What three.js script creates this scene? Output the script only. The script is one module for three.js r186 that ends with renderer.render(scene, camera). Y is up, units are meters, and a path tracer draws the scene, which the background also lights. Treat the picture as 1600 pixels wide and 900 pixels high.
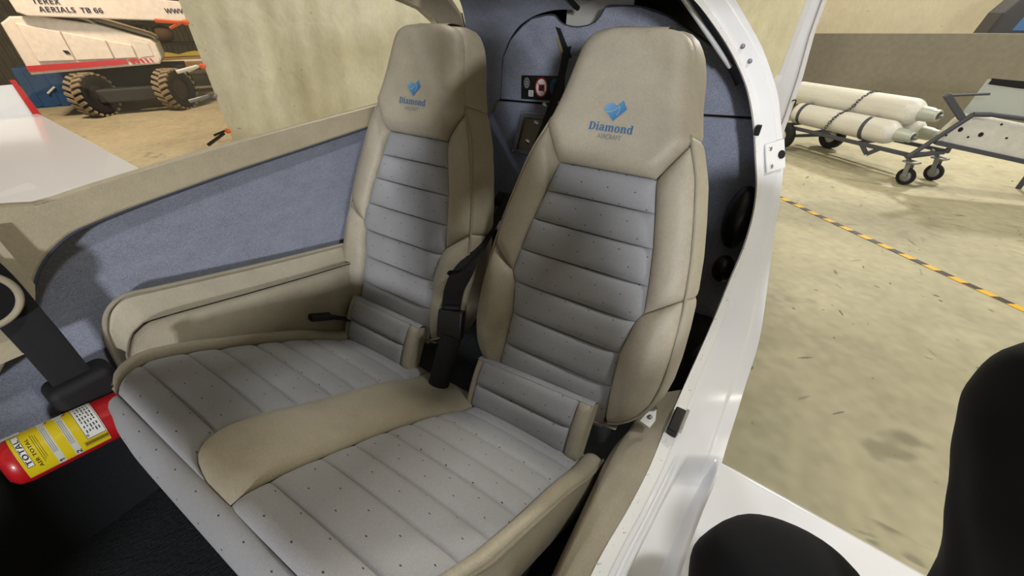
import * as THREE from 'three';
import { mergeGeometries } from 'three/addons/utils/BufferGeometryUtils.js';
import { RoundedBoxGeometry } from 'three/addons/geometries/RoundedBoxGeometry.js';
import { MarchingCubes } from 'three/addons/objects/MarchingCubes.js';
import { RectAreaLightUniformsLib } from 'three/addons/lights/RectAreaLightUniformsLib.js';

// ---------------------------------------------------------------- camera, light, exposure
const H = 1.75;                                              // camera height above the hangar floor
const scene = new THREE.Scene();
scene.background = new THREE.Color(0x0b0b0a);
const camera = new THREE.PerspectiveCamera(71.94, 16 / 9, 0.02, 80);
camera.position.set(0, H, 0);
camera.rotation.order = 'YXZ';
camera.rotation.set(THREE.MathUtils.degToRad(-34.743), THREE.MathUtils.degToRad(32.16), 0);
const renderer = new THREE.WebGLRenderer({ antialias: true });
renderer.toneMapping = THREE.LinearToneMapping;
renderer.toneMappingExposure = 1.0;
renderer.shadowMap.enabled = true;
RectAreaLightUniformsLib.init();
// hangar flood lamps: [x, y, z, aim x, y, z, width, height, intensity, colour]
const LAMPS = [
  [3.4, 2.5, 5.0, -0.4, 1.4, -1.0, 0.5, 0.5, 440, 0xf3f5fb],
  [2.6, 6.0, -12.2, 1.6, 0, -4.5, 0.6, 0.6, 420, 0xfcf6ea],
  [-9.4, 6.4, -1.2, -12.0, 0.4, -3.8, 0.9, 0.9, 200, 0xffe0c0],
  [-2.6, 6.6, -4.2, -3.8, 0.6, -5.6, 1.2, 1.2, 42, 0xfff6e4],
  [2.6, 6.3, -1.2, 0.2, 0.6, -1.0, 0.45, 0.45, 235, 0xf6f7f6],
  [4.6, 6.6, -6.6, 2.6, 1.6, -12.5, 0.8, 0.8, 120, 0xfdf6ea],
  [-4.2, 5.6, 4.2, -0.8, 0.9, -0.8, 0.4, 0.4, 110, 0xdfe7ff],
];

// ---------------------------------------------------------------- helpers
const V = (x, y, z) => new THREE.Vector3(x, y, z);
const C = (x, y, z) => new THREE.Vector3(x, y + H, z);       // height given from eye level
let seed = 7;
const rnd = () => { seed = (seed * 1664525 + 1013904223) % 4294967296; return seed / 4294967296; };
const lerp = (a, b, t) => a + (b - a) * t;
const clamp = (x, a = 0, b = 1) => Math.min(b, Math.max(a, x));
const smooth = (a, b, x) => { const t = clamp((x - a) / (b - a)); return t * t * (3 - 2 * t); };
// piecewise curve through [key, value, value...] rows
function table(rows) {
  return (k) => {
    if (k <= rows[0][0]) return rows[0].slice(1);
    for (let i = 1; i < rows.length; i++) if (k <= rows[i][0]) {
      const t = (k - rows[i - 1][0]) / (rows[i][0] - rows[i - 1][0]);
      return rows[i].slice(1).map((v, j) => lerp(rows[i - 1][j + 1], v, t));
    }
    return rows[rows.length - 1].slice(1);
  };
}
const used = {};
function numbered(n) { const k = used[n] = (used[n] ?? -1) + 1; return k ? `${n}_${String(k).padStart(3, '0')}` : n; }
const origin = new WeakMap();
function tag(o, label, category, group) { o.userData.label = label; if (category) o.userData.category = category; if (group) o.userData.group = group; return o; }
function thing(name, label, category, p = V(0, 0, 0), group) {
  const o = new THREE.Group(); o.name = numbered(name); o.position.copy(p); origin.set(o, p.clone()); scene.add(o);
  return tag(o, label, category, group);
}
// a mesh named name under parent; geometry in world axes is moved to the parent's origin
function part(name, geo, mat, parent, label) {
  const g = Array.isArray(geo) ? merge(geo) : geo;
  const at = parent && origin.get(parent);
  if (at) g.translate(-at.x, -at.y, -at.z);
  const m = new THREE.Mesh(g, mat); m.name = parent ? name : numbered(name); m.castShadow = m.receiveShadow = true;
  (parent ?? scene).add(m);
  if (at) origin.set(m, at);
  if (label) m.userData.label = label;
  return m;
}
function structure(name, geo, mat) { const m = part(name, geo, mat); m.userData.kind = 'structure'; return m; }
function merge(list) {
  return mergeGeometries(list.map((g) => {
    let q = g.index ? g.toNonIndexed() : g;
    for (const k of Object.keys(q.attributes)) if (!['position', 'normal', 'uv'].includes(k)) q.deleteAttribute(k);
    if (!q.attributes.uv) q.setAttribute('uv', new THREE.BufferAttribute(new Float32Array(q.attributes.position.count * 2), 2));
    return q;
  }));
}
function box(x0, x1, y0, y1, z0, z1, r = 0.004, seg = 2) {
  const w = x1 - x0, h = y1 - y0, d = z1 - z0;
  const g = r > 0 ? new RoundedBoxGeometry(w, h, d, seg, Math.min(r, w / 2.01, h / 2.01, d / 2.01)) : new THREE.BoxGeometry(w, h, d);
  return g.translate((x0 + x1) / 2, (y0 + y1) / 2, (z0 + z1) / 2);
}
function rod(a, b, r, r2 = r, seg = 14) {
  const d = b.clone().sub(a), g = new THREE.CylinderGeometry(r2, r, d.length(), seg);
  g.applyQuaternion(new THREE.Quaternion().setFromUnitVectors(V(0, 1, 0), d.normalize()));
  return g.translate((a.x + b.x) / 2, (a.y + b.y) / 2, (a.z + b.z) / 2);
}
function bar(a, b, w, t, up = V(0, 1, 0)) {                  // square-section bar from a to b
  const d = b.clone().sub(a), L = d.length(); d.normalize();
  const s = new THREE.Vector3().crossVectors(up, d).normalize(), u = new THREE.Vector3().crossVectors(d, s);
  const g = new RoundedBoxGeometry(w, t, L, 1, Math.min(w, t) * 0.15);
  g.applyMatrix4(new THREE.Matrix4().makeBasis(s, u, d));
  return g.translate((a.x + b.x) / 2, (a.y + b.y) / 2, (a.z + b.z) / 2);
}
const tube = (pts, r, n = 60, closed = false, seg = 8) => new THREE.TubeGeometry(new THREE.CatmullRomCurve3(pts, closed, 'centripetal'), n, r, seg, closed);
function lathe(profile, a, b, seg = 32) {                    // profile [radius, distance along a->b]
  const d = b.clone().sub(a).normalize();
  const g = new THREE.LatheGeometry(profile.map(([r, y]) => new THREE.Vector2(r, y)), seg);
  g.applyQuaternion(new THREE.Quaternion().setFromUnitVectors(V(0, 1, 0), d));
  return g.translate(a.x, a.y, a.z);
}
// cushioned patch: fn(u, v) is its flat surface, the middle stands proud by puff and the edges tuck in by sink
function cushion(fn, { nu = 24, nv = 12, puff = 0.012, edge = 0.025, sink = 0.006, open = [0, 0, 0, 0], uv } = {}) {
  const warp = (n) => Array.from({ length: n + 1 }, (_, i) => 0.5 - 0.5 * Math.cos(Math.PI * i / n));
  const us = warp(nu), vs = warp(nv);
  const cap = (x) => { const t = clamp(x); return Math.sqrt(1 - (1 - t) * (1 - t)); };
  const e = 1e-3;
  const len = (u0, v0, u1, v1) => { let s = 0, p = fn(u0, v0); for (let i = 1; i <= 8; i++) { const q = fn(lerp(u0, u1, i / 8), lerp(v0, v1, i / 8)); s += q.distanceTo(p); p = q; } return s; };
  const lu = vs.map((v) => len(0, v, 1, v)), lv = us.map((u) => len(u, 0, u, 1));
  const surf = (u, v, Lu, Lv, lift = 0) => {
    const p = fn(u, v);
    const a = fn(Math.min(1, u + e), v).sub(fn(Math.max(0, u - e), v)), b = fn(u, Math.min(1, v + e)).sub(fn(u, Math.max(0, v - e)));
    const n = a.cross(b).normalize();
    const du = Math.min(open[0] ? 9 : u * Lu, open[1] ? 9 : (1 - u) * Lu), dv = Math.min(open[2] ? 9 : v * Lv, open[3] ? 9 : (1 - v) * Lv);
    const h = -sink + (puff + sink) * cap(du / edge) * cap(dv / edge);
    return p.addScaledVector(n, h + lift);
  };
  const pos = [], tex = [], idx = [];
  vs.forEach((v, j) => us.forEach((u, i) => {
    const p = surf(u, v, lu[j], lv[i]); pos.push(p.x, p.y, p.z);
    const t = uv ? uv(u, v, fn(u, v)) : [(u - 0.5) * lu[j], v * lv[i]]; tex.push(t[0], t[1]);
  }));
  for (let j = 0; j < nv; j++) for (let i = 0; i < nu; i++) { const a = j * (nu + 1) + i, b = a + 1, c = a + nu + 1, d = c + 1; idx.push(a, b, d, a, d, c); }
  const g = new THREE.BufferGeometry();
  g.setAttribute('position', new THREE.Float32BufferAttribute(pos, 3)); g.setAttribute('uv', new THREE.Float32BufferAttribute(tex, 2));
  g.setIndex(idx); g.computeVertexNormals();
  g.userData.at = (u, v, lift) => surf(u, v, len(0, v, 1, v), len(u, 0, u, 1), lift);
  return g;
}
function sheet(fn, nu, nv, uv) {                             // plain parametric sheet, uv in metres
  const pos = [], tex = [], idx = [];
  for (let j = 0; j <= nv; j++) for (let i = 0; i <= nu; i++) { const p = fn(i / nu, j / nv); pos.push(p.x, p.y, p.z); const t = uv ? uv(i / nu, j / nv, p) : [i / nu, j / nv]; tex.push(t[0], t[1]); }
  for (let j = 0; j < nv; j++) for (let i = 0; i < nu; i++) { const a = j * (nu + 1) + i, b = a + 1, c = a + nu + 1, d = c + 1; idx.push(a, b, d, a, d, c); }
  const g = new THREE.BufferGeometry();
  g.setAttribute('position', new THREE.Float32BufferAttribute(pos, 3)); g.setAttribute('uv', new THREE.Float32BufferAttribute(tex, 2));
  g.setIndex(idx); g.computeVertexNormals(); return g;
}
// sheet with thickness: fn plus a second skin moved by off
function slab(fn, nu, nv, off, uv) {
  const a = sheet(fn, nu, nv, uv), b = sheet((u, v) => fn(u, v).add(off), nu, nv, uv);
  const rim = [];
  for (const [p, q] of [[(t) => [t, 0], 1], [(t) => [t, 1], 1], [(t) => [0, t], 0], [(t) => [1, t], 0]])
    rim.push(sheet((u, v) => { const [x, y] = p(u); const r = fn(x, y); return v ? r.add(off) : r; }, q ? nu : nv, 1));
  return merge([a, b, ...rim]);
}
function shapeOf(pts, curve = false) {
  const s = new THREE.Shape();
  if (curve) { const c = new THREE.CatmullRomCurve3(pts.map(([x, y]) => V(x, y, 0)), true, 'centripetal'); c.getPoints(pts.length * 6).forEach((p, i) => i ? s.lineTo(p.x, p.y) : s.moveTo(p.x, p.y)); }
  else pts.forEach(([x, y], i) => i ? s.lineTo(x, y) : s.moveTo(x, y));
  return s;
}
function extrude(shape, depth, bevel = 0.004, curveSegments = 12) {
  return new THREE.ExtrudeGeometry(shape, { depth: depth - 2 * bevel, bevelEnabled: bevel > 0, bevelThickness: bevel, bevelSize: bevel, bevelOffset: -bevel, bevelSegments: 2, curveSegments }).translate(0, 0, bevel);
}
// basis for things drawn on an upright plane: e along, y up, n out towards the viewer
function upright(o, e) { const ex = V(e[0], 0, e[1]).normalize(), n = new THREE.Vector3().crossVectors(ex, V(0, 1, 0)); return new THREE.Matrix4().makeBasis(ex, V(0, 1, 0), n).setPosition(o[0], 0, o[1]); }

// ---------------------------------------------------------------- textures
function makeNoise(n, s0) {                                   // tileable value noise on an n x n lattice
  let s = s0; const r = () => { s = (s * 1664525 + 1013904223) % 4294967296; return s / 4294967296; };
  const g = Float32Array.from({ length: n * n }, r);
  return (x, y) => {
    x = ((x % 1) + 1) % 1 * n; y = ((y % 1) + 1) % 1 * n;
    const i = Math.floor(x), j = Math.floor(y), u = x - i, v = y - j, su = u * u * (3 - 2 * u), sv = v * v * (3 - 2 * v);
    const at = (a, b) => g[(b % n) * n + (a % n)];
    return lerp(lerp(at(i, j), at(i + 1, j), su), lerp(at(i, j + 1), at(i + 1, j + 1), su), sv);
  };
}
function dataTexture(n, fn, { srgb = true, rep = 1 } = {}) {
  const d = new Uint8Array(n * n * 4);
  for (let j = 0; j < n; j++) for (let i = 0; i < n; i++) { const c = fn(i / n, j / n); for (let k = 0; k < 3; k++) d[(j * n + i) * 4 + k] = clamp(Array.isArray(c) ? c[k] : c, 0, 1) * 255; d[(j * n + i) * 4 + 3] = 255; }
  const t = new THREE.DataTexture(d, n, n); t.wrapS = t.wrapT = THREE.RepeatWrapping; t.magFilter = THREE.LinearFilter; t.minFilter = THREE.LinearMipmapLinearFilter; t.generateMipmaps = true;
  if (srgb) t.colorSpace = THREE.SRGBColorSpace; t.repeat.set(rep, rep); t.needsUpdate = true; return t;
}
function canvasTexture(w, h, draw) {
  const c = document.createElement('canvas'); c.width = w; c.height = h; const x = c.getContext('2d'); draw(x, w, h);
  const t = new THREE.CanvasTexture(c); t.colorSpace = THREE.SRGBColorSpace; t.anisotropy = 8; return t;
}
const N8 = makeNoise(8, 3), N24 = makeNoise(24, 5), N64 = makeNoise(64, 9), N160 = makeNoise(160, 11), N256 = makeNoise(256, 15);
const fbm = (x, y) => 0.5 * N8(x, y) + 0.28 * N24(x, y) + 0.15 * N64(x, y) + 0.07 * N160(x, y);
const mat = (o) => new THREE.MeshPhysicalMaterial({ roughness: 0.6, ...o, color: new THREE.Color(o.color ?? 0xffffff) });
const leatherBump = dataTexture(512, (x, y) => 0.5 + 0.35 * (N160(x, y) - 0.5) + 0.5 * (N256(x, y) - 0.5), { srgb: false, rep: 4 });
const leatherMap = dataTexture(512, (x, y) => { const v = 0.93 + 0.1 * (fbm(x, y) - 0.5) + 0.05 * (N256(x, y) - 0.5); return [v, v * 0.995, v * 0.985]; }, { rep: 2 });
// seat fabric, 60 mm tile: fine weave with staggered punched holes
const hole = (x, y) => { let m = 1; for (const [a, b] of [[0.25, 0.25], [0.75, 0.75]]) { const dx = (x - a) * 0.064, dy = (y - b) * 0.064; m = Math.min(m, smooth(0.0009, 0.0017, Math.hypot(dx * 0.7, dy * 1.3))); } return m; };
const fabricMap = dataTexture(256, (x, y) => { const w = 0.9 + 0.08 * (N256(x, y) - 0.5) + 0.06 * (N64(x, y) - 0.5) + 0.02 * Math.sin(x * 402) * Math.sin(y * 402); const v = w * lerp(0.38, 1, hole(x, y)); return [v, v, v]; }, { rep: 1 / 0.064 });
const fabricBump = dataTexture(256, (x, y) => 0.6 * hole(x, y) + 0.25 * N256(x, y) + 0.1 * Math.sin(x * 402) * Math.sin(y * 402), { srgb: false, rep: 1 / 0.064 });
const liningMap = dataTexture(512, (x, y) => { const v = 0.88 + 0.22 * (N256(x, y) - 0.5) + 0.12 * (N160(x, y) - 0.5) + 0.1 * (fbm(x, y) - 0.5); return [v, v, v * 1.01]; }, { rep: 3 });
const liningBump = dataTexture(256, (x, y) => N256(x, y), { srgb: false, rep: 6 });
const carpetBump = dataTexture(256, (x, y) => 0.6 * N256(x, y) + 0.4 * N64(x, y), { srgb: false, rep: 5 });
// hangar floor, 11 m tile: worn pale concrete, smears, specks and short scratches
const strokes = Array.from({ length: 1500 }, () => { const a = rnd() * 6.28; return [rnd(), rnd(), Math.cos(a), Math.sin(a), 0.0006 + 0.006 * rnd() ** 4, 0.0003 + 0.0007 * rnd() ** 3, 0.2 + 0.6 * rnd()]; });
const smears = Array.from({ length: 46 }, () => { const a = 0.5 + (rnd() - 0.5) * 0.9; return [rnd(), rnd(), Math.cos(a), Math.sin(a), 0.006 + 0.026 * rnd(), 0.003 + 0.009 * rnd(), 0.1 + 0.22 * rnd()]; });
for (let i = 0; i < 16; i++) smears.push([0.084 + 0.014 * (rnd() - 0.5), 0.13 + 0.01 * (rnd() - 0.5), 0.95, 0.3 * (rnd() - 0.3), 0.004 + 0.004 * rnd(), 0.0006 + 0.0008 * rnd(), 0.3]);
const FN = 1536, floorDark = new Float32Array(FN * FN);
for (const [list, soft] of [[strokes, 0], [smears, 1]]) for (const [cx, cy, c, s, L, W, k] of list) {
  const R = Math.ceil((L + W) * FN * 1.3) + 2, X = Math.round(cx * FN), Y = Math.round(cy * FN);
  for (let j = -R; j <= R; j++) for (let i = -R; i <= R; i++) {
    const a = (i * c + j * s) / FN / L, b = (-i * s + j * c) / FN / W, d = a * a + b * b;
    if (d < 1.6) { const x = ((X + i) % FN + FN) % FN, y = ((Y + j) % FN + FN) % FN; const n = soft ? smooth(0.3, 0.75, N160(x / FN, y / FN)) : 1; floorDark[y * FN + x] = Math.max(floorDark[y * FN + x], k * n * (1 - smooth(0.4, 1.5, d))); }
  }
}
const floorMap = dataTexture(FN, (x, y) => {
  const d = floorDark[Math.min(FN - 1, Math.round(y * FN)) * FN + Math.min(FN - 1, Math.round(x * FN))];
  const b = 0.83 + 0.16 * (fbm(x, y) - 0.5) + 0.05 * (N24(x * 2 + 0.3, y) - 0.5) + 0.06 * (N256(x, y) - 0.5) + 0.05 * (N160(x + .5, y) - .5);
  const v = b * (1 - 0.72 * d); return [v, v * (0.985 - 0.01 * d), v * (0.925 - 0.02 * d)];
});
const plasticMap = dataTexture(512, (x, y) => { const v = 0.9 + 0.09 * (fbm(x, y) - 0.5) + 0.03 * (N64(x * 2, y) - 0.5) - 0.25 * smooth(0.86, 0.95, N64(x, y) * 0.5 + N160(x, y) * 0.5); return [v, v * 0.99, v * 0.93]; });
const plasticBump = dataTexture(512, (x, y) => 0.55 * N24(x * 1, y) + 0.3 * N64(x, y) + 0.15 * N160(x, y), { srgb: false });
const grimeMap = dataTexture(512, (x, y) => { const v = 0.95 - 0.18 * smooth(0.5, 0.8, fbm(x, y)) + 0.05 * (N64(x, y) - 0.5); return [v, v * 0.985, v * 0.95]; });
const chipMap = dataTexture(512, (x, y) => { const c = smooth(0.86, 0.9, N64(x, y) * 0.6 + N160(x, y) * 0.4); const v = 0.98 - 0.45 * c; return [v, v * 0.995, v * 0.985]; }, { rep: 2.5 });

const M = {
  leather: mat({ color: 0xb2aa96, roughness: 0.5, map: leatherMap, bumpMap: leatherBump, bumpScale: 0.0006, sheen: 0.2 }),
  leatherSeam: mat({ color: 0x8a7c62, roughness: 0.6 }),
  fabric: mat({ color: 0xadadae, roughness: 0.9, map: fabricMap, bumpMap: fabricBump, bumpScale: 0.0012, sheen: 0.35, sheenRoughness: 0.5 }),
  lining: mat({ color: 0x9a9fad, roughness: 0.92, map: liningMap, bumpMap: liningBump, bumpScale: 0.0006 }),
  liningEdge: mat({ color: 0x3a3d45, roughness: 0.9 }),
  trim: mat({ color: 0xb8ad94, roughness: 0.42, map: leatherMap, bumpMap: leatherBump, bumpScale: 0.0004, clearcoat: 0.15, clearcoatRoughness: 0.4 }),
  white: mat({ color: 0xececee, roughness: 0.25, clearcoat: 0.7, clearcoatRoughness: 0.12 }),
  whiteChip: mat({ color: 0xf2f2f0, roughness: 0.45, map: chipMap }),
  red: mat({ color: 0xc01820, roughness: 0.35, clearcoat: 0.4 }),
  black: mat({ color: 0x0b0b0c, roughness: 0.75 }),
  blackShiny: mat({ color: 0x121214, roughness: 0.35 }),
  webbing: mat({ color: 0x111113, roughness: 0.8, bumpMap: carpetBump, bumpScale: 0.0004 }),
  carpet: mat({ color: 0x24272a, roughness: 1, bumpMap: carpetBump, bumpScale: 0.003 }),
  steel: mat({ color: 0xc9cbcc, roughness: 0.28, metalness: 0.9 }),
  dullSteel: mat({ color: 0x8d8f90, roughness: 0.5, metalness: 0.7 }),
  frameGrey: mat({ color: 0x4c4e56, roughness: 0.6, metalness: 0.2 }),
  glass: mat({ color: 0xffffff, roughness: 0.02, transmission: 1, thickness: 0, ior: 1.45 }),
  floor: mat({ color: 0xd3cfb9, roughness: 0.75, map: floorMap }),
  wall: mat({ color: 0xeae2d0, roughness: 0.9, map: plasticMap }),
  darkWall: mat({ color: 0x55524b, roughness: 0.9, map: grimeMap }),
  plastic: mat({ color: 0xe8e5d2, roughness: 0.42, map: plasticMap, bumpMap: plasticBump, bumpScale: 0.006 }),
  board: mat({ color: 0x8d887a, roughness: 0.85, map: leatherMap }),
  rubber: mat({ color: 0x1d1c1b, roughness: 0.9 }),
  dustyRubber: mat({ color: 0x8d8068, roughness: 0.95 }),
  cream: mat({ color: 0xecebe2, roughness: 0.4, map: leatherMap }),
  truck: mat({ color: 0xf1ece4, roughness: 0.45, map: leatherMap }),
  blue: mat({ color: 0x1d4f86, roughness: 0.7, map: grimeMap }),
  cloth: mat({ color: 0x0c0c0f, roughness: 0.95, sheen: 0.3, sheenRoughness: 0.6, bumpMap: carpetBump, bumpScale: 0.0006 }),
  orange: mat({ color: 0xe8632c, roughness: 0.5 }),
  wood: mat({ color: 0xa88a5c, roughness: 0.8, map: grimeMap }),
};

// ---------------------------------------------------------------- the hangar
const RX0 = -19, RX1 = 8, RZ0 = -14, RZ1 = 9, RH = 7.4;
structure('floor', sheet((u, v) => V(lerp(RX0, RX1, u), 0, lerp(RZ1, RZ0, v)), 2, 2, (u, v, p) => [p.x / 11, -p.z / 11]), M.floor);
structure('ceiling', box(RX0 - .2, RX1 + .2, RH, RH + 0.2, RZ0 - .2, RZ1 + .2, 0), mat({ color: 0x8f8a7c, roughness: 0.9 }));
const metreUv = (s) => (u, v, p) => [(p.x + p.z) / s, p.y / s];
structure('wall_back', slab((u, v) => V(lerp(RX0, RX1, u), v * RH, RZ0), 30, 8, V(0, 0, -0.2), metreUv(5)), M.wall);
structure('wall_right', slab((u, v) => V(RX1, v * RH, lerp(RZ0, RZ1, u)), 20, 8, V(0.2, 0, 0), metreUv(5)), M.wall);
structure('wall_front', slab((u, v) => V(lerp(RX1, RX0, u), v * RH, RZ1), 20, 8, V(0, 0, 0.2), metreUv(5)), M.wall);
structure('wall_left', slab((u, v) => V(RX0 + 0.035 * Math.sin(u * 140 * Math.PI * 2), v * RH, lerp(RZ1, RZ0, u)), 1120, 1, V(-0.2, 0, 0), metreUv(5)), M.darkWall);

LAMPS.forEach(([x, y, z, ax, ay, az, w, h, I, col], i) => {
  const t = thing('flood_lamp', ['square flood lamp low in front of the near wing', 'flood lamp hung high near the cream back wall', 'large warm flood lamp above the lift truck', 'wide flood lamp above the plastic sheeting', 'flood lamp straight above the open cabin door', 'flood lamp aimed at the partition board', 'small cool flood lamp high in front of the cabin'][i], 'lamp', V(x, y, z));
  const d = V(ax - x, ay - y, az - z).normalize();
  const q = new THREE.Quaternion().setFromUnitVectors(V(0, 0, 1), d);
  const put = (name, g, m) => { const o = new THREE.Mesh(g, m); o.name = name; o.quaternion.copy(q); o.castShadow = true; t.add(o); return o; };
  put('housing', new RoundedBoxGeometry(w + 0.1, h + 0.1, 0.12, 2, 0.02).translate(0, 0, -0.07), M.dullSteel);
  put('glowing_face', new THREE.PlaneGeometry(w, h).translate(0, 0, 0.0), mat({ color: 0x222222, emissive: new THREE.Color(col), emissiveIntensity: 6 }));
  const r = new THREE.Mesh(rod(V(0, 0.02, 0), V(0, RH - y + 0.02, 0), 0.015), M.dullSteel); r.name = 'hanger'; t.add(r);
  const l = new THREE.RectAreaLight(col, I, w, h); l.position.copy(d).multiplyScalar(0.03); t.add(l);
  l.lookAt(V(ax, ay, az));
});

// ---------------------------------------------------------------- seat backs
const A22 = THREE.MathUtils.degToRad(-22);
const outline = table([[0.112, 0.165], [0.125, 0.19], [0.16, 0.225], [0.205, 0.245], [0.256, 0.253], [0.32, 0.254], [0.39, 0.25], [0.46, 0.243], [0.553, 0.228], [0.63, 0.21], [0.704, 0.19], [0.768, 0.162], [0.8, 0.149], [0.85, 0.134], [0.9, 0.124], [0.935, 0.116], [0.95, 0.108], [0.96, 0.098], [0.968, 0.08], [0.973, 0.05]]);
const insertHalf = table([[0.08, 0.156], [0.15, 0.155], [0.22, 0.15], [0.3, 0.147], [0.38, 0.16], [0.405, 0.172], [0.466, 0.164], [0.547, 0.15], [0.62, 0.132], [0.69, 0.114]]);
const headHalf = table([[0.69, 0.114], [0.768, 0.162], [0.785, 0.155], [0.81, 0.146], [0.85, 0.135], [0.9, 0.125], [0.93, 0.118], [0.945, 0.112], [0.957, 0.102], [0.966, 0.088], [0.972, 0.066], [0.974, 0.04]]);
const dish = (s, t) => -0.012 * smooth(0.0, 0.16, 0.16 - Math.abs(s)) * smooth(0.75, 0.6, t) + 0.01 * Math.sin(clamp((t - 0.1) / 0.5) * Math.PI);
function logoTexture() {
  return canvasTexture(512, 384, (x) => {
    x.clearRect(0, 0, 512, 384);
    const g = x.createLinearGradient(150, 20, 330, 190); g.addColorStop(0, '#7ba7c6'); g.addColorStop(1, '#1f5f93');
    x.fillStyle = g;
    x.beginPath(); x.moveTo(150, 92); x.bezierCurveTo(180, 30, 250, 40, 262, 66); x.lineTo(314, 14); x.lineTo(362, 84); x.lineTo(262, 190); x.closePath(); x.fill();
    x.strokeStyle = 'rgba(178,165,138,0.75)'; x.lineWidth = 7; x.beginPath(); x.moveTo(176, 118); x.bezierCurveTo(230, 120, 262, 96, 286, 66); x.bezierCurveTo(300, 80, 300, 110, 280, 140); x.stroke();
    x.fillStyle = '#2b5f8e'; x.font = 'bold 92px serif'; x.textAlign = 'center'; x.fillText('Diamond', 256, 282);
    x.fillStyle = 'rgba(96,112,124,0.8)'; x.font = '52px sans-serif'; x.fillText('AIRCRAFT', 262, 346);
  });
}
const logoMat = mat({ roughness: 0.5, map: logoTexture(), transparent: true });
function makeBackrest(label) {
  const t = thing('aircraft_seat', label, 'seat', V(0, 0, 0));
  const L = (name, g, m, p = t, label2) => part(name, g, m, p, label2);
  // head panel
  const headFn = (u, v) => { const tt = lerp(0.69, 0.974, v), h = headHalf(tt)[0], s = lerp(-h, h, u); return V(s, tt - 0.004 * (1 - Math.pow(2 * u - 1, 2)) * 0, 0.012 + dish(s, tt) * 0.3); };
  const headGeo = cushion(headFn, { nu: 36, nv: 36, puff: 0.022, edge: 0.04, sink: 0.012 });
  const at = headGeo.userData.at;
  const head = L('head_panel', headGeo, M.leather);
  L('logo', sheet((u, v) => { const tt = lerp(0.742, 0.832, v), vv = (tt - 0.69) / 0.284, h = headHalf(tt)[0], s = lerp(-0.059, 0.059, u); return at((s + h) / (2 * h), vv, 0.0012); }, 24, 20, (u, v) => [u, v]), logoMat, head, 'printed blue diamond logo');
  // stitched channels of the grey insert
  const cuts = [0.69, 0.62, 0.547, 0.466, 0.38, 0.295, 0.206, 0.09];
  for (let i = 0; i < cuts.length - 1; i++) {
    const fn = (u, v) => { const tt = lerp(cuts[i + 1], cuts[i], v), h = insertHalf(tt)[0], s = lerp(-h, h, u); const q = 0.012 * (2 * u - 1) * (i / 7) * 0; return V(s, tt + q - 0.01 * (i / 6) * (1 - Math.pow(2 * u - 1, 2)), dish(s, tt)); };
    L('insert_channel', cushion(fn, { nu: 26, nv: 12, puff: 0.0085, edge: 0.034, sink: 0.005, uv: (u, v, p) => [p.x, p.y] }), M.fabric);
  }
  for (const k of [-1, 1]) {
    const flip = (fn) => k > 0 ? fn : (u, v) => { const p = fn(1 - u, v); p.x *= -1; return p; };
    const up = (u, v) => { const ti = lerp(0.402, 0.69, v), to = lerp(0.46, 0.768, v), s = lerp(insertHalf(ti)[0], outline(to)[0], u), tt = lerp(ti, to, u); return V(s, tt, lerp(dish(s, tt), 0.004, u)); };
    L('upper_bolster', cushion(flip(up), { nu: 16, nv: 26, puff: 0.02, edge: 0.045, sink: 0.006 }), M.leather);
    const lo = (u, v) => { const ti = lerp(0.125, 0.402, v), to = lerp(0.112, 0.46, v), s = lerp(insertHalf(ti)[0], outline(to)[0], u), tt = lerp(ti, to, u); return V(s, tt, lerp(dish(s, tt), 0.004, u)); };
    L('lower_bolster', cushion(flip(lo), { nu: 18, nv: 26, puff: 0.036, edge: 0.075, sink: 0.006 }), M.leather);
    // side gussets, below and above the side seam
    for (const [n, t0, t1] of [['lower_side_gusset', 0.112, 0.46], ['upper_side_gusset', 0.46, 0.785], ['head_side_gusset', 0.785, 0.973]]) {
      const fn = (u, v) => { const tt = lerp(t0, t1, v), w = outline(tt)[0], f = smooth(0.9, 0.973, tt); return V(w + 0.016 * Math.sin(u * Math.PI * 0.62) * (1 - f), tt + 0.02 * f * Math.sin(u * Math.PI * 0.6), lerp(0.0, -0.09, u)); };
      L(n, cushion(flip(fn), { nu: 12, nv: 20, puff: 0.004, edge: 0.02, sink: 0.004 }), M.leather);
    }
  }
  L('top_gusset', cushion((u, v) => V(lerp(-0.054, 0.054, u), 0.972 + 0.02 * Math.sin(v * Math.PI * 0.6), lerp(0.004, -0.09, v)), { nu: 20, nv: 10, puff: 0.004, edge: 0.02, sink: 0.003, open: [1, 1, 0, 0] }), M.leather);
  L('back_panel', sheet((u, v) => { const tt = lerp(0.112, 0.985, v), w = outline(Math.min(tt, 0.972))[0] + 0.012; return V(lerp(w, -w, u), tt, -0.09 - 0.008 * Math.sin(u * Math.PI)); }, 12, 24, (u, v) => [u, v]), M.leather);
  L('bottom_gusset', sheet((u, v) => V(lerp(-0.19, 0.19, u), 0.11 - 0.012 * Math.sin(u * Math.PI), lerp(0.012, -0.09, v)), 10, 4, (u, v) => [u, v]), M.leather);
  const half = [0.112, 0.125, 0.16, 0.205, 0.256, 0.32, 0.39, 0.46, 0.553, 0.63, 0.704, 0.768, 0.785].map((tt) => V(outline(tt)[0] + 0.001, tt, 0.004));
  for (const k of [-1, 1]) L('piping', tube(half.map((p) => V(p.x * k, p.y, p.z)), 0.0028, 80), M.leather);
  return t;
}
function placeSeat(t, x) { t.position.set(x, H - 0.93, -0.6); t.rotation.x = A22; origin.delete(t); return t; }
const nearSeat = makeBackrest('tan and grey seat back nearer the white door frame, in front of the placard');
placeSeat(nearSeat, -0.293);
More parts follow.
